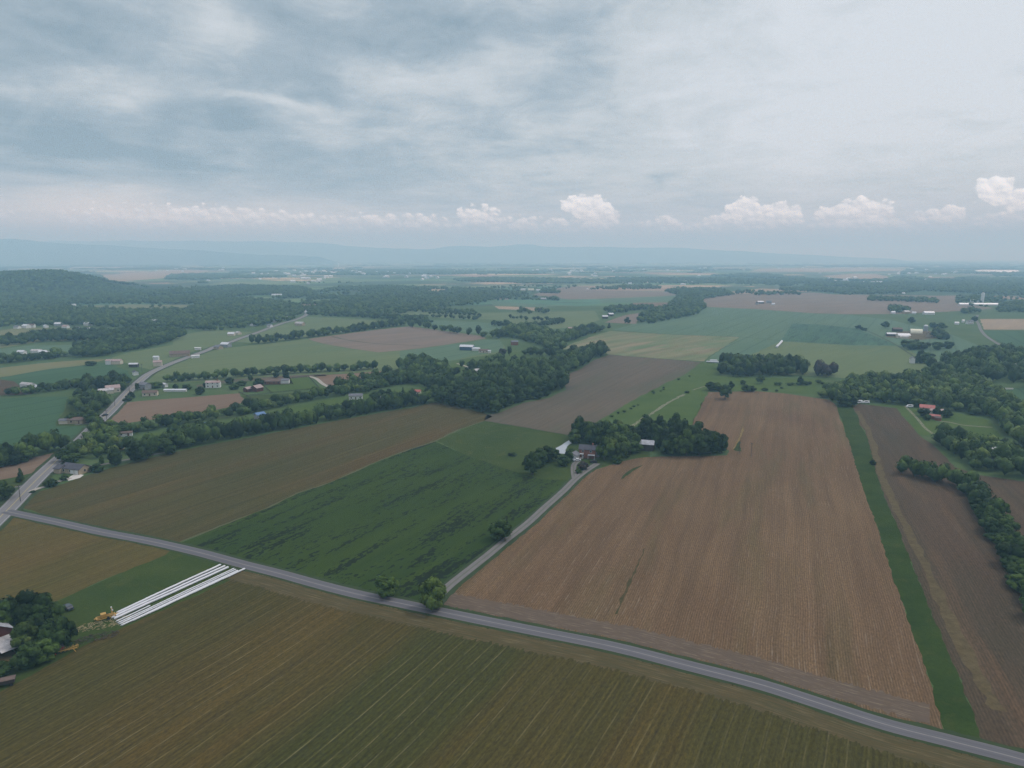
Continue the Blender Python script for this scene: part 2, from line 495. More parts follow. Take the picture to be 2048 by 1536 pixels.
def leaf_mat(name, c1, c2, c3):
    m, T = new_mat(name)
    geo = T.node('ShaderNodeNewGeometry').outputs['Position']
    ob_r = T.node('ShaderNodeObjectInfo').outputs['Random']
    vr = T.node('ShaderNodeTexVoronoi', {'Vector': geo, 'Scale': 0.09, 'Randomness': 1.0}, voronoi_dimensions='2D').outputs['Color']
    rnd = T.m('FRACT', T.m('ADD', ob_r, T.node('ShaderNodeSeparateXYZ', {0: vr}).outputs[0]))
    n = T.noise(geo, 0.085, 3.0, 0.65)
    n2 = T.noise(geo, 0.55, 4.0, 0.75)
    v = T.m('ADD', T.m('MULTIPLY', n, 0.62), T.m('MULTIPLY', rnd, 0.38))
    col = T.ramp(v, [(0.32, c1), (0.5, c2), (0.68, c3)])
    f = T.mapr(n2, 0.3, 0.7, 0.5, 1.6)
    col = T.mix(1.0, col, T.comb(f, f, f), 'MULTIPLY')
    principled(T, col, 0.8, 0.15)
    return m


leaf_mat('leaf_dark', (0.009, 0.020, 0.005), (0.020, 0.040, 0.008), (0.038, 0.068, 0.014))
leaf_mat('leaf_mid', (0.016, 0.034, 0.007), (0.036, 0.066, 0.012), (0.064, 0.104, 0.020))
leaf_mat('leaf_light', (0.034, 0.058, 0.012), (0.060, 0.094, 0.018), (0.090, 0.125, 0.028))
leaf_mat('leaf_purple', (0.030, 0.026, 0.024), (0.042, 0.034, 0.028), (0.055, 0.045, 0.032))
leaf_mat('leaf_wood', (0.011, 0.025, 0.006), (0.025, 0.049, 0.010), (0.045, 0.078, 0.016))
simple_mat('bark', (0.07, 0.055, 0.042), 0.95, 0.3, 2.0)
simple_mat('white_wrap', (0.52, 0.53, 0.55), 0.45, 0.05, 0.3, 0.5)
simple_mat('white_paint', (0.58, 0.59, 0.58), 0.6, 0.08, 0.5)
simple_mat('cream_wall', (0.50, 0.45, 0.36), 0.8, 0.12, 0.7)
simple_mat('tan_wall', (0.34, 0.28, 0.20), 0.85, 0.2, 0.8)
simple_mat('brick', (0.21, 0.092, 0.062), 0.9, 0.25, 1.5)
simple_mat('barn_red', (0.085, 0.026, 0.022), 0.85, 0.3, 0.7)
simple_mat('dark_wall', (0.045, 0.035, 0.03), 0.9, 0.3, 0.6)
simple_mat('blue_wall', (0.05, 0.09, 0.15), 0.7, 0.1)
simple_mat('grey_wall', (0.24, 0.25, 0.26), 0.8, 0.15)
simple_mat('metal_roof', (0.46, 0.48, 0.50), 0.4, 0.12, 0.3, 0.5)
simple_mat('grey_metal', (0.30, 0.31, 0.33), 0.5, 0.3, 0.6, 0.4)
simple_mat('weathered_roof', (0.27, 0.27, 0.285), 0.55, 0.35, 0.45, 0.4, col2=(0.36, 0.345, 0.33))
simple_mat('grey_roof', (0.13, 0.135, 0.15), 0.85, 0.2, 0.6)
simple_mat('dark_roof', (0.065, 0.065, 0.078), 0.85, 0.2, 0.6)
simple_mat('brown_roof', (0.12, 0.085, 0.07), 0.85, 0.2, 0.6)
simple_mat('red_roof', (0.33, 0.10, 0.085), 0.6, 0.12, 0.5)
simple_mat('pink_roof', (0.29, 0.215, 0.20), 0.6, 0.15, 0.5)
simple_mat('blue_roof', (0.06, 0.14, 0.28), 0.45, 0.1, 0.5, 0.5)
simple_mat('window_glass', (0.03, 0.04, 0.05), 0.15, 0.1, 0.5, 0.6)
simple_mat('door_paint', (0.12, 0.06, 0.04), 0.6)
simple_mat('yellow_paint', (0.40, 0.24, 0.06), 0.5, 0.15)
simple_mat('red_paint', (0.40, 0.04, 0.03), 0.5, 0.15)
simple_mat('rubber', (0.02, 0.02, 0.021), 0.9)
simple_mat('dark_car', (0.03, 0.033, 0.04), 0.25, 0.05, 0.5, 0.6)
simple_mat('silver_car', (0.35, 0.36, 0.38), 0.3, 0.05, 0.5, 0.6, 0.5)
simple_mat('white_car', (0.75, 0.76, 0.77), 0.3, 0.04, 0.5, 0.6)
simple_mat('wood_post', (0.06, 0.048, 0.038), 0.9, 0.25, 1.0)
simple_mat('fence_rail', (0.035, 0.035, 0.03), 0.9, 0.2, 1.0)
simple_mat('straw', (0.26, 0.22, 0.12), 0.95, 0.3, 1.2)
simple_mat('brush', (0.06, 0.05, 0.035), 0.95, 0.4, 0.8)
simple_mat('hoop_cover', (0.62, 0.60, 0.46), 0.6, 0.1, 0.4)
simple_mat('concrete', (0.45, 0.43, 0.39), 0.9, 0.15, 0.4)

# ------------------------------------------------------------------ ground sheets
LV = 0.004


def sheet(name, pts, mat, lvl, label=None, world=False):
    """a ground sheet from an outline given in photo pixels (placed on the ground) or in metres"""
    P = [(p if world else G(*p)) for p in pts]
    if not world:
        r_ = random.Random(len(pts) * 7 + int(pts[0][0]))
        Q = []
        for i in range(len(P)):
            a, b = P[i], P[(i + 1) % len(P)]
            L_ = math.hypot(b[0] - a[0], b[1] - a[1])
            dist_ = min(math.hypot(*a), math.hypot(*b))
            k = max(1, min(90, int(L_ / (3.2 if dist_ < 500 else 14.0))))
            am = 0.45 if dist_ < 500 else 1.2
            for j in range(k):
                t = j / k
                e = am if k > 1 else 0
                Q.append((a[0] + (b[0] - a[0]) * t + r_.uniform(-e, e), a[1] + (b[1] - a[1]) * t + r_.uniform(-e, e)))
        P = Q
    bm = bmesh.new()
    z = 0.02 * lvl
    vs = [bm.verts.new((x, y, z)) for x, y in P]
    f = bm.faces.new(vs)
    bmesh.ops.triangulate(bm, faces=[f], ngon_method='BEAUTY')
    bm.normal_update()
    for f in bm.faces:
        if f.normal.z < 0:
            f.normal_flip()
    me = bpy.data.meshes.new(name)
    bm.to_mesh(me)
    bm.free()
    o = link(name, me, MAT[mat])
    tag(o, kind='structure', label=label)
    return o


def smooth_line(P, n=6):
    """Catmull-Rom through ground points"""
    P = [Vector((p[0], p[1], 0)) for p in P]
    out = []
    for i in range(len(P) - 1):
        p0, p1, p2, p3 = P[max(i - 1, 0)], P[i], P[i + 1], P[min(i + 2, len(P) - 1)]
        for k in range(n):
            t = k / n
            out.append(0.5 * ((2 * p1) + (-p0 + p2) * t + (2 * p0 - 5 * p1 + 4 * p2 - p3) * t * t + (-p0 + 3 * p1 - 3 * p2 + p3) * t ** 3))
    out.append(P[-1])
    return out


def strip(name, line, v0, v1, mat, z, label=None, jit=0.0, kind='structure', n=6, cols=1):
    """ribbon beside a centre line; v0..v1 metres to the left(+)/right(-), uv in metres"""
    L = smooth_line(line, n)
    vs, uvs, fs = [], [], []
    u = 0.0
    rnd = random.Random(len(name) + int(v0 * 10))
    for i, p in enumerate(L):
        a, b = L[max(i - 1, 0)], L[min(i + 1, len(L) - 1)]
        d = (b - a).normalized()
        nrm = Vector((-d.y, d.x, 0))
        if i: u += (p - L[i - 1]).length
        for k in range(cols + 1):
            v = v0 + (v1 - v0) * k / cols
            jj = rnd.uniform(-jit, jit) if k in (0, cols) else 0
            q = p + nrm * (v + jj)
            vs.append((q.x, q.y, z))
            uvs.append((u, v + jj))
    for i in range(len(L) - 1):
        for k in range(cols):
            a = i * (cols + 1) + k
            fs.append((a, a + cols + 1, a + cols + 2, a + 1))
    me = bpy.data.meshes.new(name)
    me.from_pydata(vs, [], fs)
    uvl = me.uv_layers.new(name='UVMap')
    for lp in me.loops:
        uvl.data[lp.index].uv = uvs[lp.vertex_index]
    me.update()
    if me.polygons[0].normal.z < 0:
        me.flip_normals()
    o = link(name, me, MAT[mat])
    tag(o, kind=kind, label=label)
    return o


# colours are real-world albedos
GR1, GR2, GR3 = (0.045, 0.078, 0.028), (0.062, 0.098, 0.036), (0.085, 0.105, 0.045)
grass_mat('ground_grass', GR1, GR2, 0.012, GR3)
grass_mat('lawn', (0.040, 0.072, 0.022), (0.058, 0.090, 0.028), 0.03, (0.078, 0.098, 0.034), 2)
grass_mat('bright_lawn', (0.055, 0.098, 0.026), (0.075, 0.120, 0.034), 0.03, None, 3)
grass_mat('waterway_grass', (0.022, 0.056, 0.016), (0.036, 0.078, 0.024), 0.06, (0.050, 0.082, 0.028), 4)
grass_mat('verge_grass', (0.028, 0.050, 0.018), (0.044, 0.068, 0.024), 0.2, (0.075, 0.072, 0.035), 5)
grass_mat('weedy_soil', (0.055, 0.056, 0.030), (0.090, 0.074, 0.048), 0.3, (0.11, 0.085, 0.06), 8)
grass_mat('old_straw', (0.20, 0.16, 0.09), (0.25, 0.20, 0.12), 0.4, None, 9)
grass_mat('dirt_patch', (0.10, 0.080, 0.060), (0.14, 0.115, 0.085), 0.3, None, 6)
field_mat('hay_stubble', (0.076, 0.071, 0.033), (0.094, 0.077, 0.038), 1795, 1.5, 0.14, 60.0, (90.0, 1.1), 0.34, 0.34,
          c3=(0.108, 0.082, 0.038), straw=((0.30, 0.26, 0.13), 4.6, 0.06, 0.40, 0.70), seed=1.0, patch_amp=1.2, fine=0.7, band=((0.060, 0.067, 0.030), 87.0, 131.0, 40.0, 185.0))
field_mat('tan_stubble', (0.105, 0.100, 0.050), (0.125, 0.100, 0.054), 1850, 2.0, 0.10, 80.0, (110.0, 2.0), 0.22, 0.2,
          c3=(0.085, 0.088, 0.040), seed=4.0)
field_mat('olive_field', (0.098, 0.086, 0.056), (0.070, 0.076, 0.046), 1830, 2.0, 0.10, 90.0, (130.0, 2.4), 0.28, 0.2,
          c3=(0.110, 0.082, 0.054), seed=2.0)
field_mat('olive_field_far', (0.120, 0.094, 0.070), (0.092, 0.082, 0.062), 1760, 3.0, 0.04, 110.0, (160.0, 4.0), 0.15, 0.08,
          c3=(0.080, 0.085, 0.055), seed=3.0)
field_mat('wheat', (0.030, 0.070, 0.031), (0.042, 0.085, 0.036), 1800, 0.0, 0.0, 70.0, (90.0, 5.0), 0.10, 0.07,
          c3=(0.048, 0.096, 0.036), lodge=((0.008, 0.013, 0.006), 1.095), seed=5.0)
field_mat('tilled', (0.185, 0.128, 0.096), (0.225, 0.166, 0.126), 1575, 0.76, 0.26, 60.0, (110.0, 5.0), 0.24, 0.34,
          c3=(0.165, 0.135, 0.090), seed=6.0, straw=((0.34, 0.28, 0.21), 1.52, 0.16, 0.50, 0.70), fine=0.6)
field_mat('tilled_dark', (0.128, 0.096, 0.078), (0.098, 0.088, 0.070), 1538, 1.0, 0.2, 60.0, (110.0, 3.5), 0.22, 0.28,
          c3=(0.185, 0.130, 0.095), seed=7.0, fine=0.8, straw=((0.26, 0.21, 0.16), 9.0, 0.10, 0.60, 0.74))
field_mat('red_soil', (0.205, 0.125, 0.090), (0.235, 0.155, 0.115), 1830, 3.0, 0.05, 60.0, (90.0, 3.0), 0.12, 0.08, seed=8.0)
field_mat('brown_far', (0.150, 0.112, 0.084), (0.122, 0.098, 0.076), 2400, 4.0, 0.05, 90.0, (120.0, 6.0), 0.16, 0.06, seed=9.0)
field_mat('green_far', (0.078, 0.106, 0.044), (0.092, 0.117, 0.050), 2400, 0.0, 0.0, 120.0, (160.0, 9.0), 0.10, 0.05, c3=(0.066, 0.100, 0.048), seed=10.0)
field_mat('green_left', (0.040, 0.088, 0.040), (0.052, 0.104, 0.046), 1700, 0.0, 0.0, 100.0, (160.0, 9.0), 0.09, 0.05, tram=(27.0, 0.5), seed=12.0)
field_mat('teal_far', (0.060, 0.103, 0.060), (0.072, 0.114, 0.064), 1850, 0.0, 0.0, 120.0, (160.0, 9.0), 0.10, 0.05, tram=(30.0, 0.45), seed=13.0)
field_mat('teal_dark', (0.034, 0.074, 0.046), (0.048, 0.095, 0.054), 1850, 0.0, 0.0, 60.0, (60.0, 9.0), 0.20, 0.08, seed=14.0, lodge=((0.022, 0.045, 0.028), 1.09))
field_mat('striped_far', (0.085, 0.120, 0.055), (0.140, 0.130, 0.070), 2250, 24.0, 0.13, 70.0, (300.0, 14.0), 0.22, 0.06, c3=(0.180, 0.140, 0.090), seed=15.0)
field_mat('tan_far', (0.250, 0.185, 0.120), (0.200, 0.155, 0.105), 2100, 0.0, 0.0, 150.0, (200.0, 20.0), 0.12, 0.05, seed=16.0)
field_mat('tan_pasture', (0.125, 0.120, 0.058), (0.100, 0.115, 0.052), 2100, 0.0, 0.0, 80.0, (120.0, 8.0), 0.12, 0.05, seed=17.0)


def mosaic_mat():
    m, T = new_mat('farmland')
    co = T.node('ShaderNodeTexCoord').outputs['Object']
    wn = T.node('ShaderNodeTexNoise', {'Vector': co, 'Scale': 0.002, 'Detail': 2.0}).outputs['Color']
    vm = T.node('ShaderNodeVectorMath', {0: wn, 1: (160.0, 160.0, 0.0)}, operation='MULTIPLY').outputs[0]
    va = T.node('ShaderNodeVectorMath', {0: co, 1: vm}, operation='ADD').outputs[0]
    mp = T.node('ShaderNodeMapping', {'Vector': va, 'Rotation': (0, 0, R(18)), 'Scale': (1 / 420.0, 1 / 300.0, 1)}).outputs[0]
    vo = T.node('ShaderNodeTexVoronoi', {'Vector': mp, 'Scale': 1.0, 'Randomness': 0.85}, distance='CHEBYCHEV', voronoi_dimensions='2D')
    h = T.node('ShaderNodeSeparateXYZ', {0: vo.outputs['Color']}).outputs[0]
    col = T.ramp(h, [(0.0, (0.055, 0.100, 0.040, 1)), (0.16, (0.085, 0.120, 0.050, 1)), (0.32, (0.050, 0.105, 0.058, 1)),
                     (0.46, (0.190, 0.130, 0.090, 1)), (0.58, (0.075, 0.115, 0.045, 1)), (0.72, (0.260, 0.195, 0.125, 1)),
                     (0.80, (0.110, 0.130, 0.065, 1)), (0.92, (0.310, 0.230, 0.140, 1))], 'CONSTANT')
    wd = T.noise(co, 0.0012, 5.0, 0.65, 0.5)
    wd2 = T.noise(co, 0.006, 4.0, 0.6)
    dark = T.mapr(T.m('ADD', wd, T.m('MULTIPLY', wd2, 0.35)), 0.665, 0.70)
    col = T.mix(T.m('MULTIPLY', dark, 0.9), col, (0.028, 0.050, 0.024, 1))
    f = T.mapr(T.noise(co, 0.01, 4.0, 0.6), 0.3, 0.7, 1.1, 1.5)
    col = T.mix(1.0, col, T.comb(f, f, f), 'MULTIPLY')
    principled(T, col, 1.0, 0.1)


mosaic_mat()

big = 34000.0
sheet('ground', [(-big, -600), (big, -600), (big, big), (-big, big)], 'ground_grass', 0, world=True)
sheet('farmland', [(-big + 50, 1780), (big - 50, 1780), (big - 50, big - 50), (-big + 50, big - 50)], 'farmland', 1, world=True)

R1 = [G(*p) for p in [(-110, 1140), (-40, 1073), (20, 1015), (57, 976), (88, 945), (123, 913), (156, 885), (186, 855), (201, 841), (226, 817), (246, 795),
                      (265, 775), (281, 761), (296, 749), (317, 738), (349, 724.5), (380, 713), (416, 700), (431, 693), (460, 684.5), (482, 676), (515, 665),
                      (544, 654), (568, 645.5), (587, 641), (605, 634), (612, 630), (614, 625), (609, 621), (603, 615), (598, 611)]]
R2 = [G(*p) for p in [(12, 1023), (40, 1029), (120, 1046), (200, 1064), (300, 1083), (400, 1106), (481, 1128), (562, 1148.5), (643, 1171), (723, 1191),
                      (804, 1208), (866, 1221), (966, 1241.5), (1087, 1266), (1228, 1294.5), (1368, 1330), (1516, 1368.5), (1628, 1404), (1768, 1449),
                      (1909, 1485), (2048, 1521), (2250, 1580)]]
DR = [G(*p) for p in [(862, 1212), (875, 1196), (893, 1177), (918, 1156), (979, 1108), (1010, 1082), (1055, 1047), (1090, 1015), (1126, 983), (1149, 960), (1169, 944), (1195, 927)]]
LOOP = [G(*p) for p in [(1150, 958), (1148, 949), (1147, 940), (1147.5, 932), (1151, 926), (1158, 922)]]


def along(pts, off=0.0):
    """photo-pixel outline point list -> ground points"""
    return [G(*p) for p in pts]


sheet('olive_field', [(42, 1006), (61, 988), (102, 976), (174, 951), (215, 938), (308, 914), (400, 893), (543, 867), (646, 847), (748, 828), (820, 816),
                      (872, 805), (923, 815), (974, 828), (985, 833), (968, 841.5), (915, 860), (872, 880.5), (818, 899), (753, 923.5), (712, 942),
                      (660, 964.5), (593, 987), (535, 1015), (440, 1052), (352, 1086.5), (300, 1077), (200, 1057), (120, 1038), (50, 1018)], 'olive_field', 2)
sheet('olive_field', [(974, 829), (995, 827), (1046, 806), (1097, 795), (1130, 781), (1126, 752), (1159, 740), (1190, 719), (1218, 709), (1323, 718), (1402, 724),
                      (1374, 747), (1302, 780), (1241, 815), (1200, 840), (1144, 869), (1136, 871), (1067, 858), (1005, 847.5), (968, 841.5)], 'olive_field_far', 2)
sheet('meadow', [(872, 881), (968, 842), (1005, 848), (1067, 858.5), (1138, 871.5), (1200, 841), (1300, 860), (1300, 914), (1241, 923), (1200, 935), (1160, 958),
                 (1120, 985), (1100, 970), (1046, 952), (1005, 938), (944, 917)], 'lawn', 2)
sheet('wheat_field', [(360, 1087), (440, 1053), (535, 1016), (593, 988), (660, 965.5), (712, 943), (753, 925), (818, 900), (870, 883), (944, 915), (1005, 936),
                      (1046, 949), (1087, 959.5), (1136, 959.5), (1142, 963), (1120, 982), (1086, 1012), (1050, 1043), (1005, 1078), (975, 1101), (912, 1153),
                      (886, 1175), (870, 1190), (845, 1201), (780, 1192), (700, 1172), (600, 1147), (500, 1121), (420, 1100)], 'wheat', 3)
sheet('tilled_field', [(903, 1176), (954, 1136), (1017, 1088), (1057, 1058), (1112, 1010), (1160, 961), (1190, 940), (1241, 924), (1282, 915), (1343, 912.5),
                       (1454, 911), (1458, 901), (1440, 893), (1400, 878), (1378, 864), (1385, 848), (1401, 815), (1417, 784), (1508, 782), (1569, 787), (1618, 794),
                       (1659, 800), (1673, 809), (1677, 823), (1696, 874), (1716, 942), (1739, 1015), (1749, 1034), (1789, 1160), (1829, 1272), (1865, 1372),
                       (1885, 1455), (1893, 1474), (1749, 1437), (1568, 1380), (1388, 1322), (1228, 1284), (1055, 1247), (954, 1224), (896, 1204)], 'tilled', 3)
sheet('grass_strip', [(1675, 809), (1704, 808), (1716, 839), (1735, 874), (1747, 926), (1759, 967), (1777, 1015), (1789, 1040), (1821, 1120), (1869, 1240),
                      (1921, 1360), (1967, 1492), (1895, 1475), (1884, 1455), (1864, 1372), (1828, 1272), (1788, 1160), (1748, 1034), (1738, 1015),
                      (1715, 942), (1695, 874), (1676, 823)], 'waterway_grass', 4)
sheet('brown_field', [(1705, 812), (1720, 808), (1796, 817), (1812, 839), (1833, 866), (1864, 888), (1884, 907), (1909, 934), (1955, 950), (2048, 963), (2300, 1010),
                      (2600, 1700), (2060, 1518), (1966, 1490), (1920, 1360), (1868, 1240), (1820, 1120), (1788, 1040), (1776, 1015), (1758, 967),
                      (1746, 926), (1734, 874), (1715, 839)], 'tilled_dark', 3)
strip('headland', [G(*p) for p in [(1712, 822), (1728, 850), (1745, 890), (1752, 930), (1765, 966), (1786, 1012), (1812, 1062), (1850, 1140), (1890, 1230), (1940, 1330), (1990, 1420)]],
      -1.0, 2.6, 'dirt_patch', 0.075, jit=0.8)
sheet('hay_field', [(503, 1141), (562, 1157), (643, 1179), (723, 1199), (804, 1216), (866, 1229), (966, 1250), (1087, 1275), (1228, 1305), (1368, 1341), (1516, 1381),
                    (1628, 1417), (1768, 1463), (1909, 1500), (2048, 1536), (2250, 1590), (2600, 1900), (-900, 1900), (-900, 1700), (-200, 1470), (0, 1383), (60, 1352),
                    (102, 1328), (152, 1299), (216, 1268), (267, 1246), (380, 1197)], 'hay_stubble', 2)
sheet('lawn', [(345, 1099), (400, 1113), (503, 1140), (380, 1197), (267, 1246), (152, 1299), (60, 1352), (0, 1383), (-200, 1470), (-300, 1400), (-100, 1270), (0, 1250),
               (122, 1199), (216, 1156), (332, 1110)], 'lawn', 3)
sheet('stubble_field', [(-300, 1130), (-60, 1060), (16, 1032), (40, 1036), (120, 1053), (220, 1075), (345, 1098), (332, 1110), (216, 1156), (122, 1199), (0, 1250), (-100, 1272), (-300, 1400)], 'tan_stubble', 2)
# west of the highway
sheet('green_field', [(-220, 800), (0, 797), (60, 794), (137, 794), (130, 815), (112, 848), (112, 853), (176, 852), (150, 876), (125, 886), (0, 905), (-220, 930)], 'green_left', 2)
sheet('lawn', [(137, 793), (200, 797), (226, 805), (200, 830), (175, 851), (112, 852), (112, 847), (130, 815)], 'lawn', 3)
sheet('brown_field', [(-200, 950), (0, 936), (61, 916), (113, 905), (104, 920), (80, 943), (40, 952), (0, 960), (-200, 985)], 'red_soil', 3)
sheet('lawn', [(-200, 986), (0, 961), (78, 943), (60, 962), (22, 1000), (-40, 1052), (-200, 1120)], 'lawn', 2)
sheet('brown_field', [(-200, 745), (0, 759), (27, 763), (43, 774), (74, 783), (60, 789), (0, 791), (-200, 800)], 'tilled_dark', 3)
sheet('green_field', [(-200, 742), (0, 735), (82, 725), (164, 719), (215, 727), (255, 742), (262, 762), (190, 768), (72, 782), (43, 774), (27, 763), (0, 758), (-200, 750)], 'green_left', 2)
sheet('tan_pasture', [(-200, 748), (0, 736), (82, 726), (164, 720), (215, 718), (180, 729), (100, 738), (20, 752), (-60, 762)], 'tan_pasture', 3)
sheet('green_field', [(-100, 705), (0, 698), (60, 691), (140, 690), (232, 693), (180, 700), (148, 712), (60, 718), (-100, 728)], 'teal_far', 3)
sheet('pasture', [(-100, 668), (0, 661), (40, 655), (140, 656), (200, 662), (240, 672), (160, 680), (90, 682), (0, 696), (-100, 705)], 'tan_pasture', 3)
sheet('pasture', [(130, 612), (260, 609), (390, 610), (385, 622), (270, 624), (150, 617)], 'tan_pasture', 3)
sheet('green_field', [(350, 672), (420, 660), (505, 664), (470, 678), (440, 688), (380, 705), (350, 718), (300, 740), (220, 716), (260, 705), (345, 690)], 'green_far', 3)
# between the highway and the hedgerows
sheet('brown_field', [(243, 806), (330, 798), (420, 791), (478, 787), (490, 799), (476, 811), (420, 822), (330, 836), (217, 851), (228, 828)], 'red_soil', 3)
sheet('brown_field', [(395, 770), (460, 759), (560, 752), (652, 748), (652, 752), (560, 758), (460, 765), (395, 776)], 'olive_field_far', 3)
sheet('brown_field', [(628, 751), (700, 747), (762, 742), (778, 747), (749, 754), (687, 760), (668, 770), (656, 772)], 'red_soil', 3)
sheet('paddock', [(528, 774), (584, 758), (617, 754), (639, 778), (544, 787)], 'bright_lawn', 3)
sheet('paddock', [(480, 792), (544, 789), (640, 781), (665, 774), (680, 782), (560, 806), (500, 806)], 'lawn', 4)
sheet('pasture', [(420, 855), (545, 822), (670, 797), (760, 783), (870, 772), (880, 780), (860, 800), (700, 832), (560, 858), (420, 880), (300, 900), (240, 890), (290, 868)], 'bright_lawn', 2)
sheet('green_field', [(285, 768), (316, 745), (380, 717), (440, 697), (515, 690), (612, 678), (646, 688), (707, 699), (759, 705), (841, 697), (902, 688), (970, 678), (1010, 690),
                      (1010, 705), (900, 722), (820, 737), (760, 743), (600, 750), (461, 758), (340, 768)], 'green_far', 2)
sheet('brown_field', [(615, 678), (667, 671), (749, 660), (820, 652.5), (882, 661), (964, 672), (972, 677), (902, 688), (841, 696.5), (800, 701), (759, 704.5), (707, 698), (646, 687.5)], 'brown_far', 3)
sheet('green_field', [(970, 679), (1000, 680), (1010, 700), (930, 716), (860, 730), (800, 735), (800, 702), (841, 698), (902, 689)], 'teal_far', 3)
sheet('green_field', [(470, 684), (544, 656), (587, 643), (612, 634), (640, 634), (760, 641), (815, 645), (760, 655), (680, 665), (612, 674), (520, 686)], 'green_far', 3)
sheet('green_field', [(690, 616), (760, 619), (830, 620), (920, 622), (960, 630), (840, 630), (770, 634), (700, 630)], 'green_far', 3)
sheet('green_field', [(855, 640), (960, 644), (1010, 652), (1060, 655), (1000, 672), (930, 665), (870, 655)], 'teal_far', 3)
sheet('green_field', [(820, 626), (960, 626), (1190, 622), (1200, 640), (1150, 655), (1060, 660), (1000, 640), (880, 636)], 'green_far', 2)
sheet('meadow', [(800, 742), (880, 730), (1000, 706), (1060, 702), (1140, 718), (1120, 728), (960, 742), (900, 756), (860, 740)], 'bright_lawn', 3)
# centre and right
sheet('striped_field', [(1120, 698), (1150, 685), (1190, 671), (1220, 662), (1343, 669), (1479, 674), (1446, 695), (1413, 716), (1409, 723), (1323, 717.5), (1216, 709), (1200, 690), (1150, 702)], 'striped_far', 3)
sheet('green_field', [(1225, 660), (1273, 647), (1420, 614), (1507, 618), (1628, 627), (1694, 629), (1780, 640), (1900, 668), (1980, 700), (1860, 745), (1700, 758), (1640, 752),
                      (1440, 745), (1409, 724), (1446, 696), (1480, 675), (1343, 669)], 'teal_far', 2)
sheet('wheat_field', [(1585, 647), (1640, 649), (1712, 657), (1795, 691), (1700, 690), (1562, 681)], 'teal_dark', 3)
sheet('green_field', [(1560, 683), (1700, 691), (1797, 692), (1860, 720), (1850, 748), (1700, 757), (1500, 745), (1480, 720)], 'green_far', 3)
sheet('meadow', [(1402, 724), (1440, 728), (1440, 752), (1650, 758), (1650, 790), (1560, 786), (1508, 781), (1417, 783), (1401, 815), (1385, 848), (1376, 864), (1300, 862), (1250, 862),
                 (1200, 868), (1144, 870), (1200, 841), (1241, 816), (1302, 781), (1374, 748)], 'bright_lawn', 3)
sheet('brown_field', [(1402, 593), (1466, 588), (1628, 585), (1669, 589), (1800, 590), (1909, 592), (1912, 607), (1990, 616), (1960, 620), (1800, 628), (1693, 628.5), (1628, 626.5), (1507, 618), (1415, 614)], 'brown_far', 3)
sheet('tan_field', [(1440, 586), (1520, 577), (1600, 580), (1625, 583), (1500, 588)], 'tan_far', 4)
sheet('brown_field', [(1208, 645), (1251, 630), (1290, 624), (1276, 640), (1272, 648)], 'brown_far', 3)
sheet('red_field', [(1266, 605.5), (1350, 604.5), (1341, 614), (1311, 618), (1263, 616)], 'red_soil', 4)
sheet('green_field', [(1200, 598), (1358, 591.5), (1352, 603.5), (1200, 606)], 'teal_far', 4)
sheet('tan_field', [(1062, 590), (1095, 581), (1132, 573), (1173, 573), (1180, 580), (1360, 584), (1356, 591), (1200, 597.5), (1138, 599)], 'brown_far', 3)
sheet('brown_field', [(952, 591), (1019, 593), (1017, 600), (993, 599)], 'brown_far', 4)
sheet('tan_field', [(989, 612), (1095, 616), (1083, 622), (997, 618)], 'tan_far', 4)
sheet('green_field', [(980, 602), (1093, 610), (1095, 615), (987, 611)], 'teal_far', 4)
sheet('tan_field', [(1960, 638), (2100, 638), (2300, 650), (2100, 660), (1968, 659)], 'tan_far', 3)
sheet('green_field', [(1966, 662), (2100, 662), (2300, 700), (2100, 720), (2022, 700)], 'green_left', 3)
sheet('tan_field', [(1520, 537), (1628, 536.5), (1812, 537), (1802, 542), (1628, 544), (1500, 543)], 'tan_far', 3)
sheet('tan_field', [(1640, 552), (1700, 548), (1751, 548), (1776, 553), (1771, 559), (1689, 558)], 'tan_far', 3)
sheet('tan_field', [(186, 552), (260, 546), (350, 540), (420, 542), (330, 556), (230, 564)], 'tan_far', 3)
sheet('tan_field', [(60, 535), (300, 533), (420, 534), (300, 537), (120, 538)], 'tan_far', 4)
sheet('green_field', [(1000, 554), (1060, 555), (1055, 559), (1010, 557)], 'bright_lawn', 4)
sheet('meadow', [(1720, 808), (1800, 812), (1900, 824), (1980, 838), (1990, 860), (2015, 890), (1960, 890), (1900, 880), (1866, 868), (1850, 872), (1833, 866), (1812, 839), (1796, 816)], 'bright_lawn', 4)
sheet('meadow', [(1972, 776), (2030, 776), (2300, 790), (2300, 850), (2060, 812), (2010, 800)], 'green_left', 3)
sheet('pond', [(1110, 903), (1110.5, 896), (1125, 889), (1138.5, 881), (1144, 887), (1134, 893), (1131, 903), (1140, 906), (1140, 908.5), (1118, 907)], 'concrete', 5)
sheet('concrete_apron', [(133, 958), (150, 948), (168, 950), (160, 956), (137, 962)], 'concrete', 5)
sheet('farmyard', [(1800, 662), (1870, 662), (1900, 674), (1840, 680), (1770, 674)], 'dirt_patch', 4)
sheet('farmyard', [(-80, 1290), (20, 1300), (40, 1312), (0, 1330), (-80, 1350)], 'dirt_patch', 5)
# slivers inside the tilled field
sheet('grass_sliver', [(1480, 880), (1481, 895), (1484, 903), (1472, 902), (1466, 900)], 'verge_grass', 5)
sheet('grass_sliver', [(1242, 959), (1250, 947), (1266, 937), (1287, 930), (1270, 939), (1256, 950)], 'verge_grass', 5)
sheet('straw_patch', [(1486, 852), (1487, 862), (1480, 880), (1466, 900), (1465, 899), (1478, 876)], 'old_straw', 5)
sheet('grass_sliver', [(1230, 1228), (1258, 1160), (1290, 1095), (1292, 1096), (1264, 1160), (1235, 1228)], 'weedy_soil', 4)
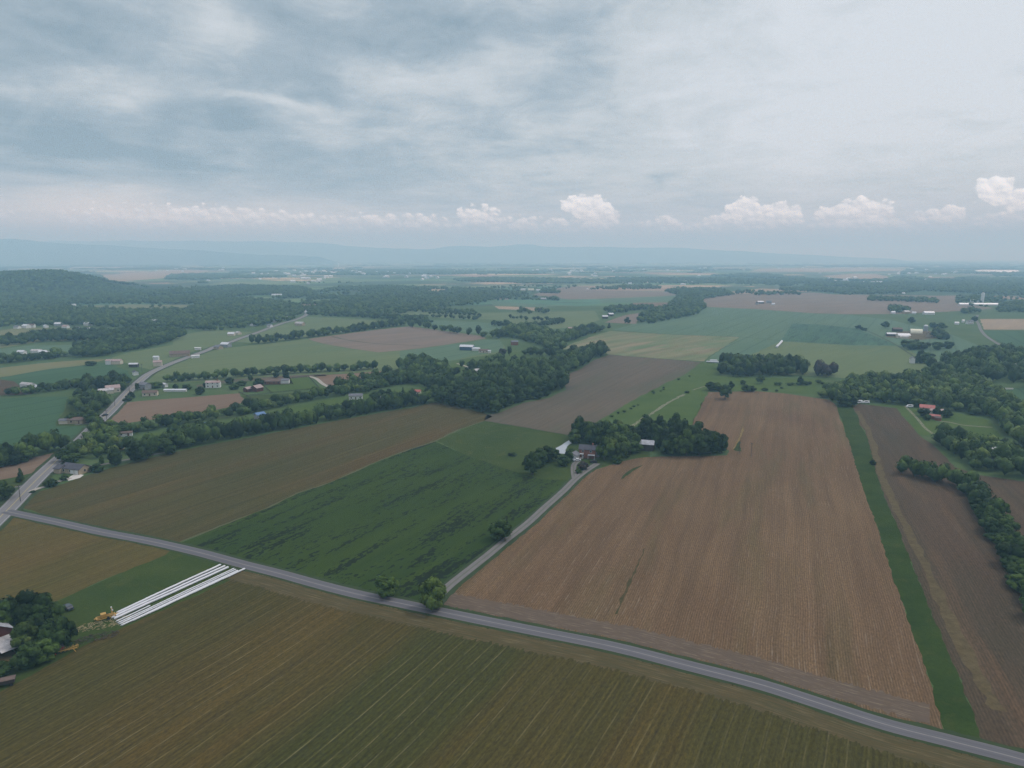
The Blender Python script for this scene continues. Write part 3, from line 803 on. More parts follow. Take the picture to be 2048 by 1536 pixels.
# pond water, base colour lifted to carry part of the sky reflection
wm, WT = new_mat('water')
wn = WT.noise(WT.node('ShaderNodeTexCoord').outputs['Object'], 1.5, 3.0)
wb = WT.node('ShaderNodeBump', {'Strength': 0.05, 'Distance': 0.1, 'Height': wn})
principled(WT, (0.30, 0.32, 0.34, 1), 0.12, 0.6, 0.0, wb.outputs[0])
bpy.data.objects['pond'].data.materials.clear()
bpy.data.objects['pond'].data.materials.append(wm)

# roads
asph, asph2 = (0.090, 0.088, 0.096), (0.114, 0.111, 0.118)
strip_mat('asphalt_lane', asph, asph2, 30.0, 0.7, lines=[(0.0, 0.24, (0.26, 0.25, 0.22), 0.55), (1.35, 0.5, (0.082, 0.080, 0.088), 0.5), (-1.35, 0.5, (0.082, 0.080, 0.088), 0.5), (2.65, 0.16, (0.16, 0.15, 0.13), 0.5), (-2.65, 0.16, (0.16, 0.15, 0.13), 0.5)], c3=(0.14, 0.135, 0.135), th=(0.6, 0.75))
strip_mat('asphalt_highway', (0.135, 0.132, 0.132), (0.165, 0.16, 0.16), 40.0, 0.9, lines=[(0.14, 0.18, (0.40, 0.33, 0.12), 0.6), (-0.14, 0.18, (0.40, 0.33, 0.12), 0.5), (3.5, 0.14, (0.4, 0.4, 0.4), 0.5), (-3.5, 0.14, (0.5, 0.5, 0.5), 0.6)])
strip_mat('gravel_track', (0.115, 0.108, 0.104), (0.155, 0.146, 0.138), 6.0, 0.6, lines=[(0.0, 0.55, (0.085, 0.090, 0.060), 0.7)])
strip_mat('farm_track', (0.19, 0.18, 0.115), (0.12, 0.125, 0.07), 6.0, 0.8, c3=(0.035, 0.06, 0.018), th=(0.48, 0.6))
strip_mat('pale_track', (0.26, 0.24, 0.20), (0.31, 0.285, 0.245), 8.0, 1.0)
strip_mat('verge', (0.018, 0.034, 0.009), (0.030, 0.048, 0.013), 9.0, 1.2, c3=(0.058, 0.052, 0.024), th=(0.6, 0.75))
strip_mat('margin', (0.080, 0.078, 0.036), (0.060, 0.068, 0.028), 9.0, 0.5, c3=(0.035, 0.050, 0.016))
strip_mat('straw_headland', (0.074, 0.052, 0.016), (0.046, 0.042, 0.012), 16.0, 0.6, c3=(0.15, 0.12, 0.058), th=(0.52, 0.70), dist=0.0)
strip_mat('soil_headland', (0.100, 0.070, 0.046), (0.076, 0.055, 0.037), 9.0, 0.7, c3=(0.20, 0.155, 0.105), th=(0.52, 0.70), dist=0.0)
strip('verge', R1, -6.6, 6.6, 'verge', 0.11, jit=0.6)
strip('highway', R1, -4.3, 4.3, 'asphalt_highway', 0.15)
strip('headland', [G(497, 1133)] + R2[7:], -12.0, -3.6, 'straw_headland', 0.09, jit=1.1, n=44)
strip('headland', R2[11:18] + [G(1860, 1470)], 4.8, 14.0, 'soil_headland', 0.085, jit=1.0, n=40)
strip('verge', R2, -4.0, 4.6, 'verge', 0.12, jit=0.35)
strip('road', R2, -2.8, 2.8, 'asphalt_lane', 0.16)
strip('verge', DR, -4.0, 3.4, 'verge', 0.10, jit=0.3)
strip('farm_lane', DR, -1.9, 1.9, 'gravel_track', 0.14)
strip('driveway_loop', LOOP, -1.6, 1.6, 'gravel_track', 0.13)
strip('grass_track', [G(*p) for p in [(1242, 863), (1258, 857), (1280, 841), (1300, 829), (1322, 815), (1345, 801), (1368, 789)]], -1.4, 1.4, 'farm_track', 0.10, jit=0.8)
strip('grass_track', [G(*p) for p in [(1386, 780), (1402, 775), (1418, 771)]], -0.9, 0.9, 'farm_track', 0.10, jit=0.4)
strip('driveway', [G(*p) for p in [(60, 984), (74, 978), (92, 973), (112, 965), (128, 960), (142, 956)]], -1.5, 1.5, 'pale_track', 0.17)
strip('driveway', [G(*p) for p in [(30, 974), (48, 972), (64, 969)]], -1.3, 1.3, 'gravel_track', 0.12)
strip('driveway', [G(*p) for p in [(190, 847), (170, 847), (150, 850)]], -1.5, 1.5, 'gravel_track', 0.12)
strip('driveway', [G(*p) for p in [(98, 945), (118, 940), (136, 937), (200, 930), (262, 918), (330, 905)]], -1.5, 1.5, 'gravel_track', 0.13)
strip('farm_drive', [G(*p) for p in [(617, 753), (632, 757), (646, 768), (662, 776)]], -2.0, 2.0, 'pale_track', 0.12)
strip('farm_drive', [G(*p) for p in [(914, 727), (930, 732), (942, 738)]], -1.5, 1.5, 'pale_track', 0.12)
strip('road', [G(*p) for p in [(2045, 712), (2022, 700), (1995, 687), (1972, 672), (1962, 660), (1958, 650), (1953, 640), (1955, 630)]], -2.2, 2.2, 'gravel_track', 0.12)
strip('farm_drive', [G(*p) for p in [(1875, 842), (1900, 845), (1930, 851), (1985, 855)]], -1.2, 1.2, 'farm_track', 0.12)
strip('grass_track', [G(*p) for p in [(1810, 812), (1835, 838), (1850, 856), (1866, 868)]], -1.0, 1.0, 'farm_track', 0.12)
strip('field_margin', [G(*p) for p in [(352, 1087), (440, 1052.5), (535, 1015.5), (593, 987.5), (660, 965), (753, 924), (818, 899.5), (872, 881.5), (915, 860.5), (968, 842)]], -0.5, 0.5, 'margin', 0.11, jit=0.5)
strip('field_margin', [G(*p) for p in [(1216, 710), (1323, 717.5), (1409, 723)]], -1.0, 1.0, 'margin', 0.11, jit=0.5)
strip('field_margin', [G(*p) for p in [(968, 842), (1005, 848), (1067, 858.5), (1138, 871)]], -0.8, 0.8, 'verge', 0.11, jit=0.5)
strip('field_margin', [G(*p) for p in [(1222, 661), (1343, 669), (1479, 674), (1562, 681), (1700, 690)]], -1.6, 1.6, 'verge', 0.12, jit=0.6)
strip('field_margin', [G(*p) for p in [(1712, 656), (1740, 664), (1792, 690), (1830, 715)]], -1.6, 1.6, 'verge', 0.12, jit=0.6)
strip('field_margin', [G(*p) for p in [(664, 673), (700, 681), (760, 688), (840, 691)]], -1.5, 1.5, 'verge', 0.13, jit=0.6)


# ------------------------------------------------------------------ hill and mountains
def hill_h(x, y):
    """wooded hill at the left, metres above the plain"""
    x, y = np.asarray(x, float), np.asarray(y, float)
    rx = np.clip((-1310 - x) / 330.0, 0, 1)
    rx = rx * rx * (3 - 2 * rx)
    ry = np.exp(-((y - 2480) / 300.0) ** 2)
    return 66.0 * rx * ry * (1 + 0.05 * np.sin(x / 90.0) + 0.04 * np.cos(y / 70.0 + x / 130.0))


def grid_mesh(name, xs, ys, hf, mat, label=None):
    X, Y = np.meshgrid(xs, ys)
    Z = hf(X, Y)
    V = np.stack([X.ravel(), Y.ravel(), Z.ravel()], 1)
    nx, ny = len(xs), len(ys)
    i = np.arange(nx * ny).reshape(ny, nx)
    a, b, c, d = i[:-1, :-1].ravel(), i[:-1, 1:].ravel(), i[1:, 1:].ravel(), i[1:, :-1].ravel()
    Fc = np.concatenate([np.stack([a, b, c], 1), np.stack([a, c, d], 1)])
    o = link(name, tri_mesh(name, V, Fc, True), MAT[mat])
    tag(o, kind='structure', label=label)
    return o


grass_mat('hill_ground', (0.020, 0.036, 0.016), (0.030, 0.050, 0.020), 0.01)
grass_mat('mountain_ground', (0.016, 0.026, 0.018), (0.024, 0.036, 0.022), 0.004)
grid_mesh('hill', np.linspace(-3600, -1000, 90), np.linspace(1800, 3300, 60), lambda x, y: hill_h(x, y) - 0.5, 'hill_ground')


def ridge(name, outline, dist, depth):
    """a mountain ridge whose crest passes the given photo outline at a real distance"""
    ox = np.array([p[0] for p in outline], float)
    oy = np.array([p[1] for p in outline], float)
    wx = (ox - 1024) / F * dist
    hz = CAMZ + (HZ - oy) / F * dist
    xs = np.linspace(wx[0], wx[-1], 260)
    ys = dist + np.array([-1.0, -0.8, -0.6, -0.45, -0.3, -0.2, -0.1, -0.04, 0, 0.08, 0.25, 0.6, 1.0]) * depth

    def hf(X, Y):
        crest = np.interp(X, wx, hz)
        t = np.abs(Y - dist) / depth
        w = 0.5 * (1 + np.cos(np.pi * np.clip(t, 0, 1)))
        spur = 1 + 0.16 * np.sin(X / 260.0 + Y / 310.0) * t * (1 - t) * 4 + 0.07 * np.sin(X / 97.0 + 1.3) * t
        return crest * w ** 1.1 * spur + 3.0 * np.sin(X / 70.0) * w - 0.3
    return grid_mesh(name, xs, ys, hf, 'mountain_ground')


ridge('mountain', [(-700, 478), (-300, 474), (0, 479), (60, 481), (130, 487), (250, 493), (400, 501), (520, 509), (640, 513)], 13000.0, 1900.0)
ridge('mountain', [(-900, 484), (100, 484), (300, 483), (500, 484), (625, 486), (666, 489), (708, 493), (790, 498), (861, 499), (902, 493), (984, 494), (1036, 490),
                   (1060, 490), (1077, 494), (1190, 495), (1364, 497), (1446, 502), (1600, 510), (1750, 517)], 17500.0, 2200.0)

# ------------------------------------------------------------------ trees
def ico(sub):
    bm = bmesh.new()
    bmesh.ops.create_icosphere(bm, subdivisions=sub, radius=1.0)
    V = np.array([v.co[:] for v in bm.verts])
    Fc = np.array([[v.index for v in f.verts] for f in bm.faces])
    bm.free()
    return V, Fc


ICO1, ICO2 = ico(1), ico(2)


def crown_mesh(name, seed, lobes, leaves, shape='round', leaf=0.075):
    """unit crown (height 1, radius about 0.5): lumpy lobes with leaf clumps standing out of them"""
    r = np.random.default_rng(seed)
    Vs, Fs, n = [], [], 0
    cen, rad = [], []
    for i in range(lobes):
        z = r.uniform(0.0, 1.0)
        if shape == 'round':
            w = 0.40 * math.sqrt(max(0.02, 1 - (2 * z - 0.9) ** 2)) if z > 0.02 else 0.1
            lr = r.uniform(0.10, 0.22)
        elif shape == 'cone':
            w = 0.30 * (1 - z) ** 0.9
            lr = 0.06 + 0.15 * (1 - z)
        else:
            w = 0.20
            lr = r.uniform(0.12, 0.18)
        a = r.uniform(0, 2 * math.pi)
        q = w * math.sqrt(r.uniform(0.15, 1.0))
        cen.append((q * math.cos(a), q * math.sin(a), 0.18 + 0.66 * z if shape != 'cone' else 0.12 + 0.80 * z))
        rad.append(lr)
    cen.append((0, 0, 0.48)); rad.append(0.24 if shape != 'cone' else 0.16)
    cen, rad = np.array(cen), np.array(rad)
    for c, q in zip(cen, rad):
        V, Fc = ICO1
        d = V * (1 + r.uniform(-0.16, 0.16, (len(V), 1)))
        Vs.append(c + d * q * np.array([1, 1, 0.85])); Fs.append(Fc + n); n += len(V)
    # leaf clumps: small bent triangles pairs just outside the lobes
    k = r.integers(0, len(cen), leaves)
    d = r.normal(size=(leaves, 3)); d /= np.linalg.norm(d, axis=1)[:, None]
    d[:, 2] = np.where(d[:, 2] < -0.55, -d[:, 2], d[:, 2])
    p = cen[k] + d * (rad[k] * r.uniform(0.92, 1.22, leaves))[:, None] * np.array([1, 1, 0.85])
    t = np.cross(d, r.normal(size=(leaves, 3))); t /= np.linalg.norm(t, axis=1)[:, None]
    b = np.cross(d, t) + d * r.uniform(-0.6, 0.6, (leaves, 1))
    s = (leaf * r.uniform(0.5, 1.1, leaves))[:, None]
    q0, q1, q2, q3 = p - t * s, p + b * s * 0.7, p + t * s, p - b * s * 0.7
    L = np.stack([q0, q1, q2, q3], 1).reshape(-1, 3)
    i = np.arange(leaves) * 4 + n
    Fs.append(np.concatenate([np.stack([i, i + 1, i + 2], 1), np.stack([i, i + 2, i + 3], 1)]))
    Vs.append(L)
    return tri_mesh(name, np.concatenate(Vs), np.concatenate(Fs))


def trunk_mesh(name, seed):
    """unit trunk with a few limbs, height 1"""
    r = random.Random(seed)
    b = MB()
    b.tube([(0, 0, -0.02), (r.uniform(-.01, .01), 0, 0.18), (r.uniform(-.03, .03), r.uniform(-.03, .03), 0.55)], [0.035, 0.026, 0.010], 7)
    for k in range(5):
        a = k * 1.3 + r.uniform(0, 1)
        z0 = r.uniform(0.16, 0.38)
        q = r.uniform(0.18, 0.30)
        b.tube([(0, 0, z0), (q * 0.5 * math.cos(a), q * 0.5 * math.sin(a), z0 + 0.12), (q * math.cos(a), q * math.sin(a), z0 + 0.30)], [0.015, 0.010, 0.004], 5)
    me = bpy.data.meshes.new(name)
    me.from_pydata(b.v, [], b.f)
    me.materials.append(MAT['bark'])
    return me


CROWN = {}
for nm, mats in (('round', ('leaf_dark', 'leaf_mid', 'leaf_light', 'leaf_purple', 'leaf_wood')), ('cone', ('leaf_dark', 'leaf_mid')), ('tall', ('leaf_mid', 'leaf_dark'))):
    base = [crown_mesh('crown', 100 + i * 7 + len(nm), 24 if nm != 'cone' else 22, 1500, nm, 0.055) for i in range(5 if nm == 'round' else 2)]
    for mt in mats:
        lst = []
        for me in base:
            c = me.copy()
            c.materials.append(MAT[mt])
            lst.append(c)
        CROWN[nm, mt] = lst
TRUNK = [trunk_mesh('trunk', i) for i in range(4)]
NTREE = [0]


def tree(x, y, h, w, shape='round', mat='leaf_mid', label=None, name='broadleaf_tree', group=None, z=0.0, cat='tree', bush=False):
    r = random.Random(int(x * 13 + y * 7))
    t = empty(name, (x, y, z), r.uniform(0, 6.28), label=label, cat=cat, group=group)
    cm = r.choice(CROWN[shape, mat])
    c = link('crown', cm, None, t)
    k = w / 0.98
    c.scale = (k, k * r.uniform(0.88, 1.12), h * (1.0 if not bush else 1.12))
    c.location = (0, 0, -0.03 * h if not bush else -0.14 * h)
    if not bush:
        tr = link('trunk', r.choice(TRUNK), None, t)
        tr.scale = (h * 0.8, h * 0.8, h)
    NTREE[0] += 1
    return t


def in_poly(P, X, Y):
    P = np.asarray(P)
    ins = np.zeros(len(X), bool)
    j = len(P) - 1
    for i in range(len(P)):
        xi, yi, xj, yj = P[i][0], P[i][1], P[j][0], P[j][1]
        c = ((yi > Y) != (yj > Y)) & (X < (xj - xi) * (Y - yi) / (yj - yi + 1e-12) + xi)
        ins ^= c
        j = i
    return ins


def fill(poly, step, jit=0.38, keep=1.0):
    P = np.array([G(*p) for p in poly])
    x0, y0 = P.min(0)
    x1, y1 = P.max(0)
    xs, ys = np.arange(x0, x1, step), np.arange(y0, y1, step * 0.9)
    X, Y = np.meshgrid(xs, ys)
    X = X + (np.arange(len(ys)) % 2 * step / 2)[:, None]
    X, Y = X.ravel(), Y.ravel()
    X = X + RNG.uniform(-jit, jit, len(X)) * step
    Y = Y + RNG.uniform(-jit, jit, len(Y)) * step
    m = in_poly(P, X, Y)
    if keep < 1: m &= RNG.random(len(X)) < keep
    return np.stack([X[m], Y[m]], 1)


def row(line, step, width, jit=0.3, n=1, off=0.0, keep=1.0):
    """trees along a line given in photo pixels; width in metres away from the viewer's side"""
    L = [Vector((*G(*p), 0)) for p in line]
    out = []
    for i in range(len(L) - 1):
        a, b = L[i], L[i + 1]
        d = (b - a)
        ln = d.length
        d.normalize()
        nr = Vector((-d.y, d.x, 0))
        for k in range(n):
            o = off + (width * (k / (n - 1)) if n > 1 else 0)
            t = RNG.uniform(0, step)
            while t < ln:
                if RNG.random() < keep:
                    p = a + d * t + nr * (o + RNG.uniform(-jit, jit) * step)
                    out.append((p.x, p.y))
                t += step * RNG.uniform(0.75, 1.25)
    return np.array(out).reshape(-1, 2)


ZONES = []   # (points, height, width, spread, material choices, label, name)


def zone(pts, h, w, mats, label, name='broadleaf_tree', var=0.36):
    ZONES.append((pts, h, w, mats, label, name, var))


DK, MDL, LT = 'leaf_dark', 'leaf_mid', 'leaf_light'
# hedgerow along the far side of the long olive field (lower of the two)
zone(row([(300, 912), (345, 903), (400, 890), (470, 877), (543, 863), (646, 844), (748, 825), (820, 813), (870, 803)], 5.6, 8.0, n=2, off=1.5), 9.6, 9.0, [DK, DK, MDL],
     'dark broadleaf tree in the hedgerow behind the long olive field')
zone(row([(190, 856), (226, 876), (260, 868), (318, 857), (400, 841), (472, 833), (543, 817), (595, 805), (666, 793), (748, 779), (820, 764), (862, 757)], 6.2, 9.0, n=2, off=0.0), 7.2, 8.0, [MDL, MDL, LT, DK],
     'leafy green tree in the belt above the long meadow')
zone(fill([(672, 777), (700, 767), (760, 757), (800, 752), (870, 758), (905, 767), (915, 776), (880, 786), (820, 766), (750, 778), (690, 790)], 9.0), 9.5, 9.5, [DK, MDL, 'leaf_wood'],
     'tree in the thicket joining the belt to the big wood')
zone(row([(336, 765), (400, 760), (461, 756), (543, 749), (625, 745), (707, 741), (757, 738)], 7.5, 6.0, n=2), 7.5, 8.0, [DK, MDL, MDL],
     'small tree in the low hedgerow beyond the red barns')
zone(fill([(870, 805), (923, 815), (974, 827), (996, 825), (1046, 805), (1095, 794), (1128, 780), (1124, 754), (1100, 742), (1050, 742), (980, 757), (930, 766), (895, 775), (866, 784), (862, 796)], 8.6), 12.8, 11.0, ['leaf_wood', 'leaf_wood', DK],
     'tall tree in the dense wood at the olive field corner')
zone(fill([(1124, 752), (1159, 739), (1190, 719), (1216, 709), (1212, 704), (1180, 707), (1140, 722), (1100, 733), (1095, 742)], 9.0), 13.0, 11.0, ['leaf_wood', DK, MDL],
     'tree in the wood running back beside the farther brown field')
zone(fill([(797, 737), (830, 727), (870, 732), (900, 742), (912, 756), (895, 765), (845, 764), (800, 754)], 8.5), 10.5, 9.5, ['leaf_wood', MDL],
     'tree in the thicket hiding a pale house')
zone(fill([(985, 673), (1010, 664), (1060, 654), (1100, 667), (1125, 689), (1130, 702), (1100, 706), (1075, 690), (1035, 679)], 11.0), 10.5, 11.5, [MDL, LT, MDL],
     'light green tree in the wood between far green fields')
zone(row([(1046, 711), (1090, 713), (1130, 714), (1150, 711), (1180, 704)], 8.0, 10.0, n=2), 9.5, 9.0, [DK, 'leaf_wood'],
     'dark tree in the short row this side of the striped field')
zone(row([(815, 652), (850, 658), (882, 662), (930, 669), (965, 673), (1000, 677)], 14.0, 8.0, n=1), 12.5, 12.0, [DK, MDL],
     'round tree spaced along the far edge of the brown field')
zone(row([(515, 689), (560, 683), (612, 676), (666, 669), (700, 665), (748, 658), (815, 650)], 9.5, 8.0, n=2), 10.5, 10.0, [DK, DK, MDL],
     'dark tree in the hedgerow sloping beside the brown field')
zone(row([(642, 632), (707, 634), (759, 638), (818, 641), (840, 648)], 10.0, 22.0, n=3), 9.5, 10.0, [DK, MDL],
     'tree in the far hedgerow meeting the highway bend')
zone(row([(1130, 684), (1150, 678), (1175, 668), (1210, 661)], 10.0, 20.0, n=3), 11.0, 11.0, [DK, MDL],
     'tree around the farmhouses by the striped field')
# farmstead groves beside the tilled field
zone(fill([(1139, 880), (1165, 870), (1200, 864), (1250, 868), (1262, 880), (1268, 905), (1240, 921), (1218, 926), (1208, 922), (1206, 899), (1180, 888), (1150, 890)], 7.8), 11.5, 10.0, [MDL, DK, MDL, LT],
     'leafy tree in the grove around the red brick farmhouse')
zone(fill([(1271, 876), (1295, 866), (1340, 871), (1380, 880), (1430, 890), (1452, 902), (1449, 909), (1400, 911), (1340, 912), (1316, 908), (1312, 894), (1290, 886)], 7.5), 13.0, 10.0, [DK, DK, MDL],
     'dark tree in the grove behind the grey roofed barn')
zone(fill([(1440, 750), (1480, 754), (1560, 753), (1600, 752), (1618, 748), (1600, 734), (1520, 732), (1446, 736)], 9.5), 13.5, 11.5, ['leaf_wood', 'leaf_wood', DK],
     'tree in the rectangular wood beyond the tilled field')
zone(fill([(1622, 752), (1660, 756), (1672, 752), (1650, 746), (1625, 745)], 8.0), 11.0, 10.0, ['leaf_purple'],
     'purplish brown tree at the end of the rectangular wood')
zone(fill([(1642, 796), (1675, 808), (1710, 805), (1743, 805), (1812, 811), (1895, 822), (1977, 834), (1992, 852), (2018, 887), (2048, 900), (2150, 925), (2150, 835), (2048, 815), (2005, 800), (1970, 785), (1955, 770),
           (1900, 757), (1850, 752), (1800, 760), (1740, 763), (1690, 768), (1658, 780)], 8.8), 9.6, 10.0, [MDL, 'leaf_wood', LT, MDL],
     'tree in the broad wood behind the house with the red roof')
zone(fill([(1866, 884), (1895, 906), (1925, 932), (1956, 945), (2048, 958), (2150, 975), (2150, 928), (2048, 903), (2000, 903), (1950, 896), (1900, 886), (1876, 876)], 8.2), 9.6, 9.5, [MDL, 'leaf_wood', LT],
     'tree in the wood that hides a lone grey roof')
zone(row([(1790, 946), (1858, 963), (1909, 970), (1934, 995), (1960, 1030), (1986, 1080), (2012, 1120), (2036, 1170), (2060, 1225), (2090, 1290)], 5.2, 5.0, n=2, off=1.0), 8.2, 7.6, [DK, MDL, MDL],
     'broadleaf tree in the curved hedgerow between dark brown fields')
# left side
zone(row([(-60, 955), (0, 937), (40, 926), (80, 914), (120, 903), (131, 894)], 6.5, 8.0, n=2, off=1.0), 10.5, 9.0, [DK, MDL],
     'tree in the hedge between the green field and the red soil strip')
zone(row([(-40, 797), (0, 791), (60, 789), (100, 784), (150, 776), (170, 770)], 7.5, 9.0, n=2), 7.0, 8.0, [DK, MDL],
     'tree in the low hedge behind the pale green crop')
zone(fill([(168, 785), (175, 768), (210, 764), (250, 768), (262, 778), (240, 783), (200, 778)], 8.5), 10.5, 10.0, [DK],
     'dark tree clustered round the house with the large pale roof')
zone(fill([(143, 812), (160, 800), (200, 797), (224, 803), (205, 826), (170, 832), (150, 826)], 8.5), 8.5, 9.0, [MDL, DK],
     'tree on the lawn this side of the large pale roofed house')
zone(fill([(134, 918), (152, 900), (172, 884), (188, 866), (215, 876), (205, 893), (232, 893), (262, 898), (235, 915), (200, 924), (160, 928)], 8.0, keep=0.8), 8.0, 8.5, [MDL, DK, LT],
     'garden tree between the highway and the long olive field')
zone(fill([(265, 906), (300, 896), (330, 885), (345, 872), (420, 862), (430, 872), (380, 885), (318, 901), (300, 912), (272, 916)], 8.0, keep=0.75), 9.5, 9.0, [DK, MDL],
     'tree round the grey house behind the olive field')
zone(row([(0, 728), (60, 722), (100, 718), (145, 711)], 8.0, 14.0, n=3), 8.5, 9.0, [DK, MDL],
     'tree in the hedge by the white farm buildings')
zone(fill([(152, 716), (185, 717), (230, 708), (290, 697), (350, 682), (380, 668), (330, 664), (270, 676), (215, 690), (150, 696)], 10.0), 9.5, 10.5, [MDL, 'leaf_wood'],
     'tree in the belt of wood left of the highway')
zone(fill([(0, 693), (40, 689), (100, 684), (180, 682), (240, 688), (290, 680), (350, 664), (290, 658), (240, 668), (170, 668), (100, 670), (40, 676), (0, 684)], 10.5), 9.5, 11.0, [DK, 'leaf_wood'],
     'tree in the wood belt below the wooded hill')
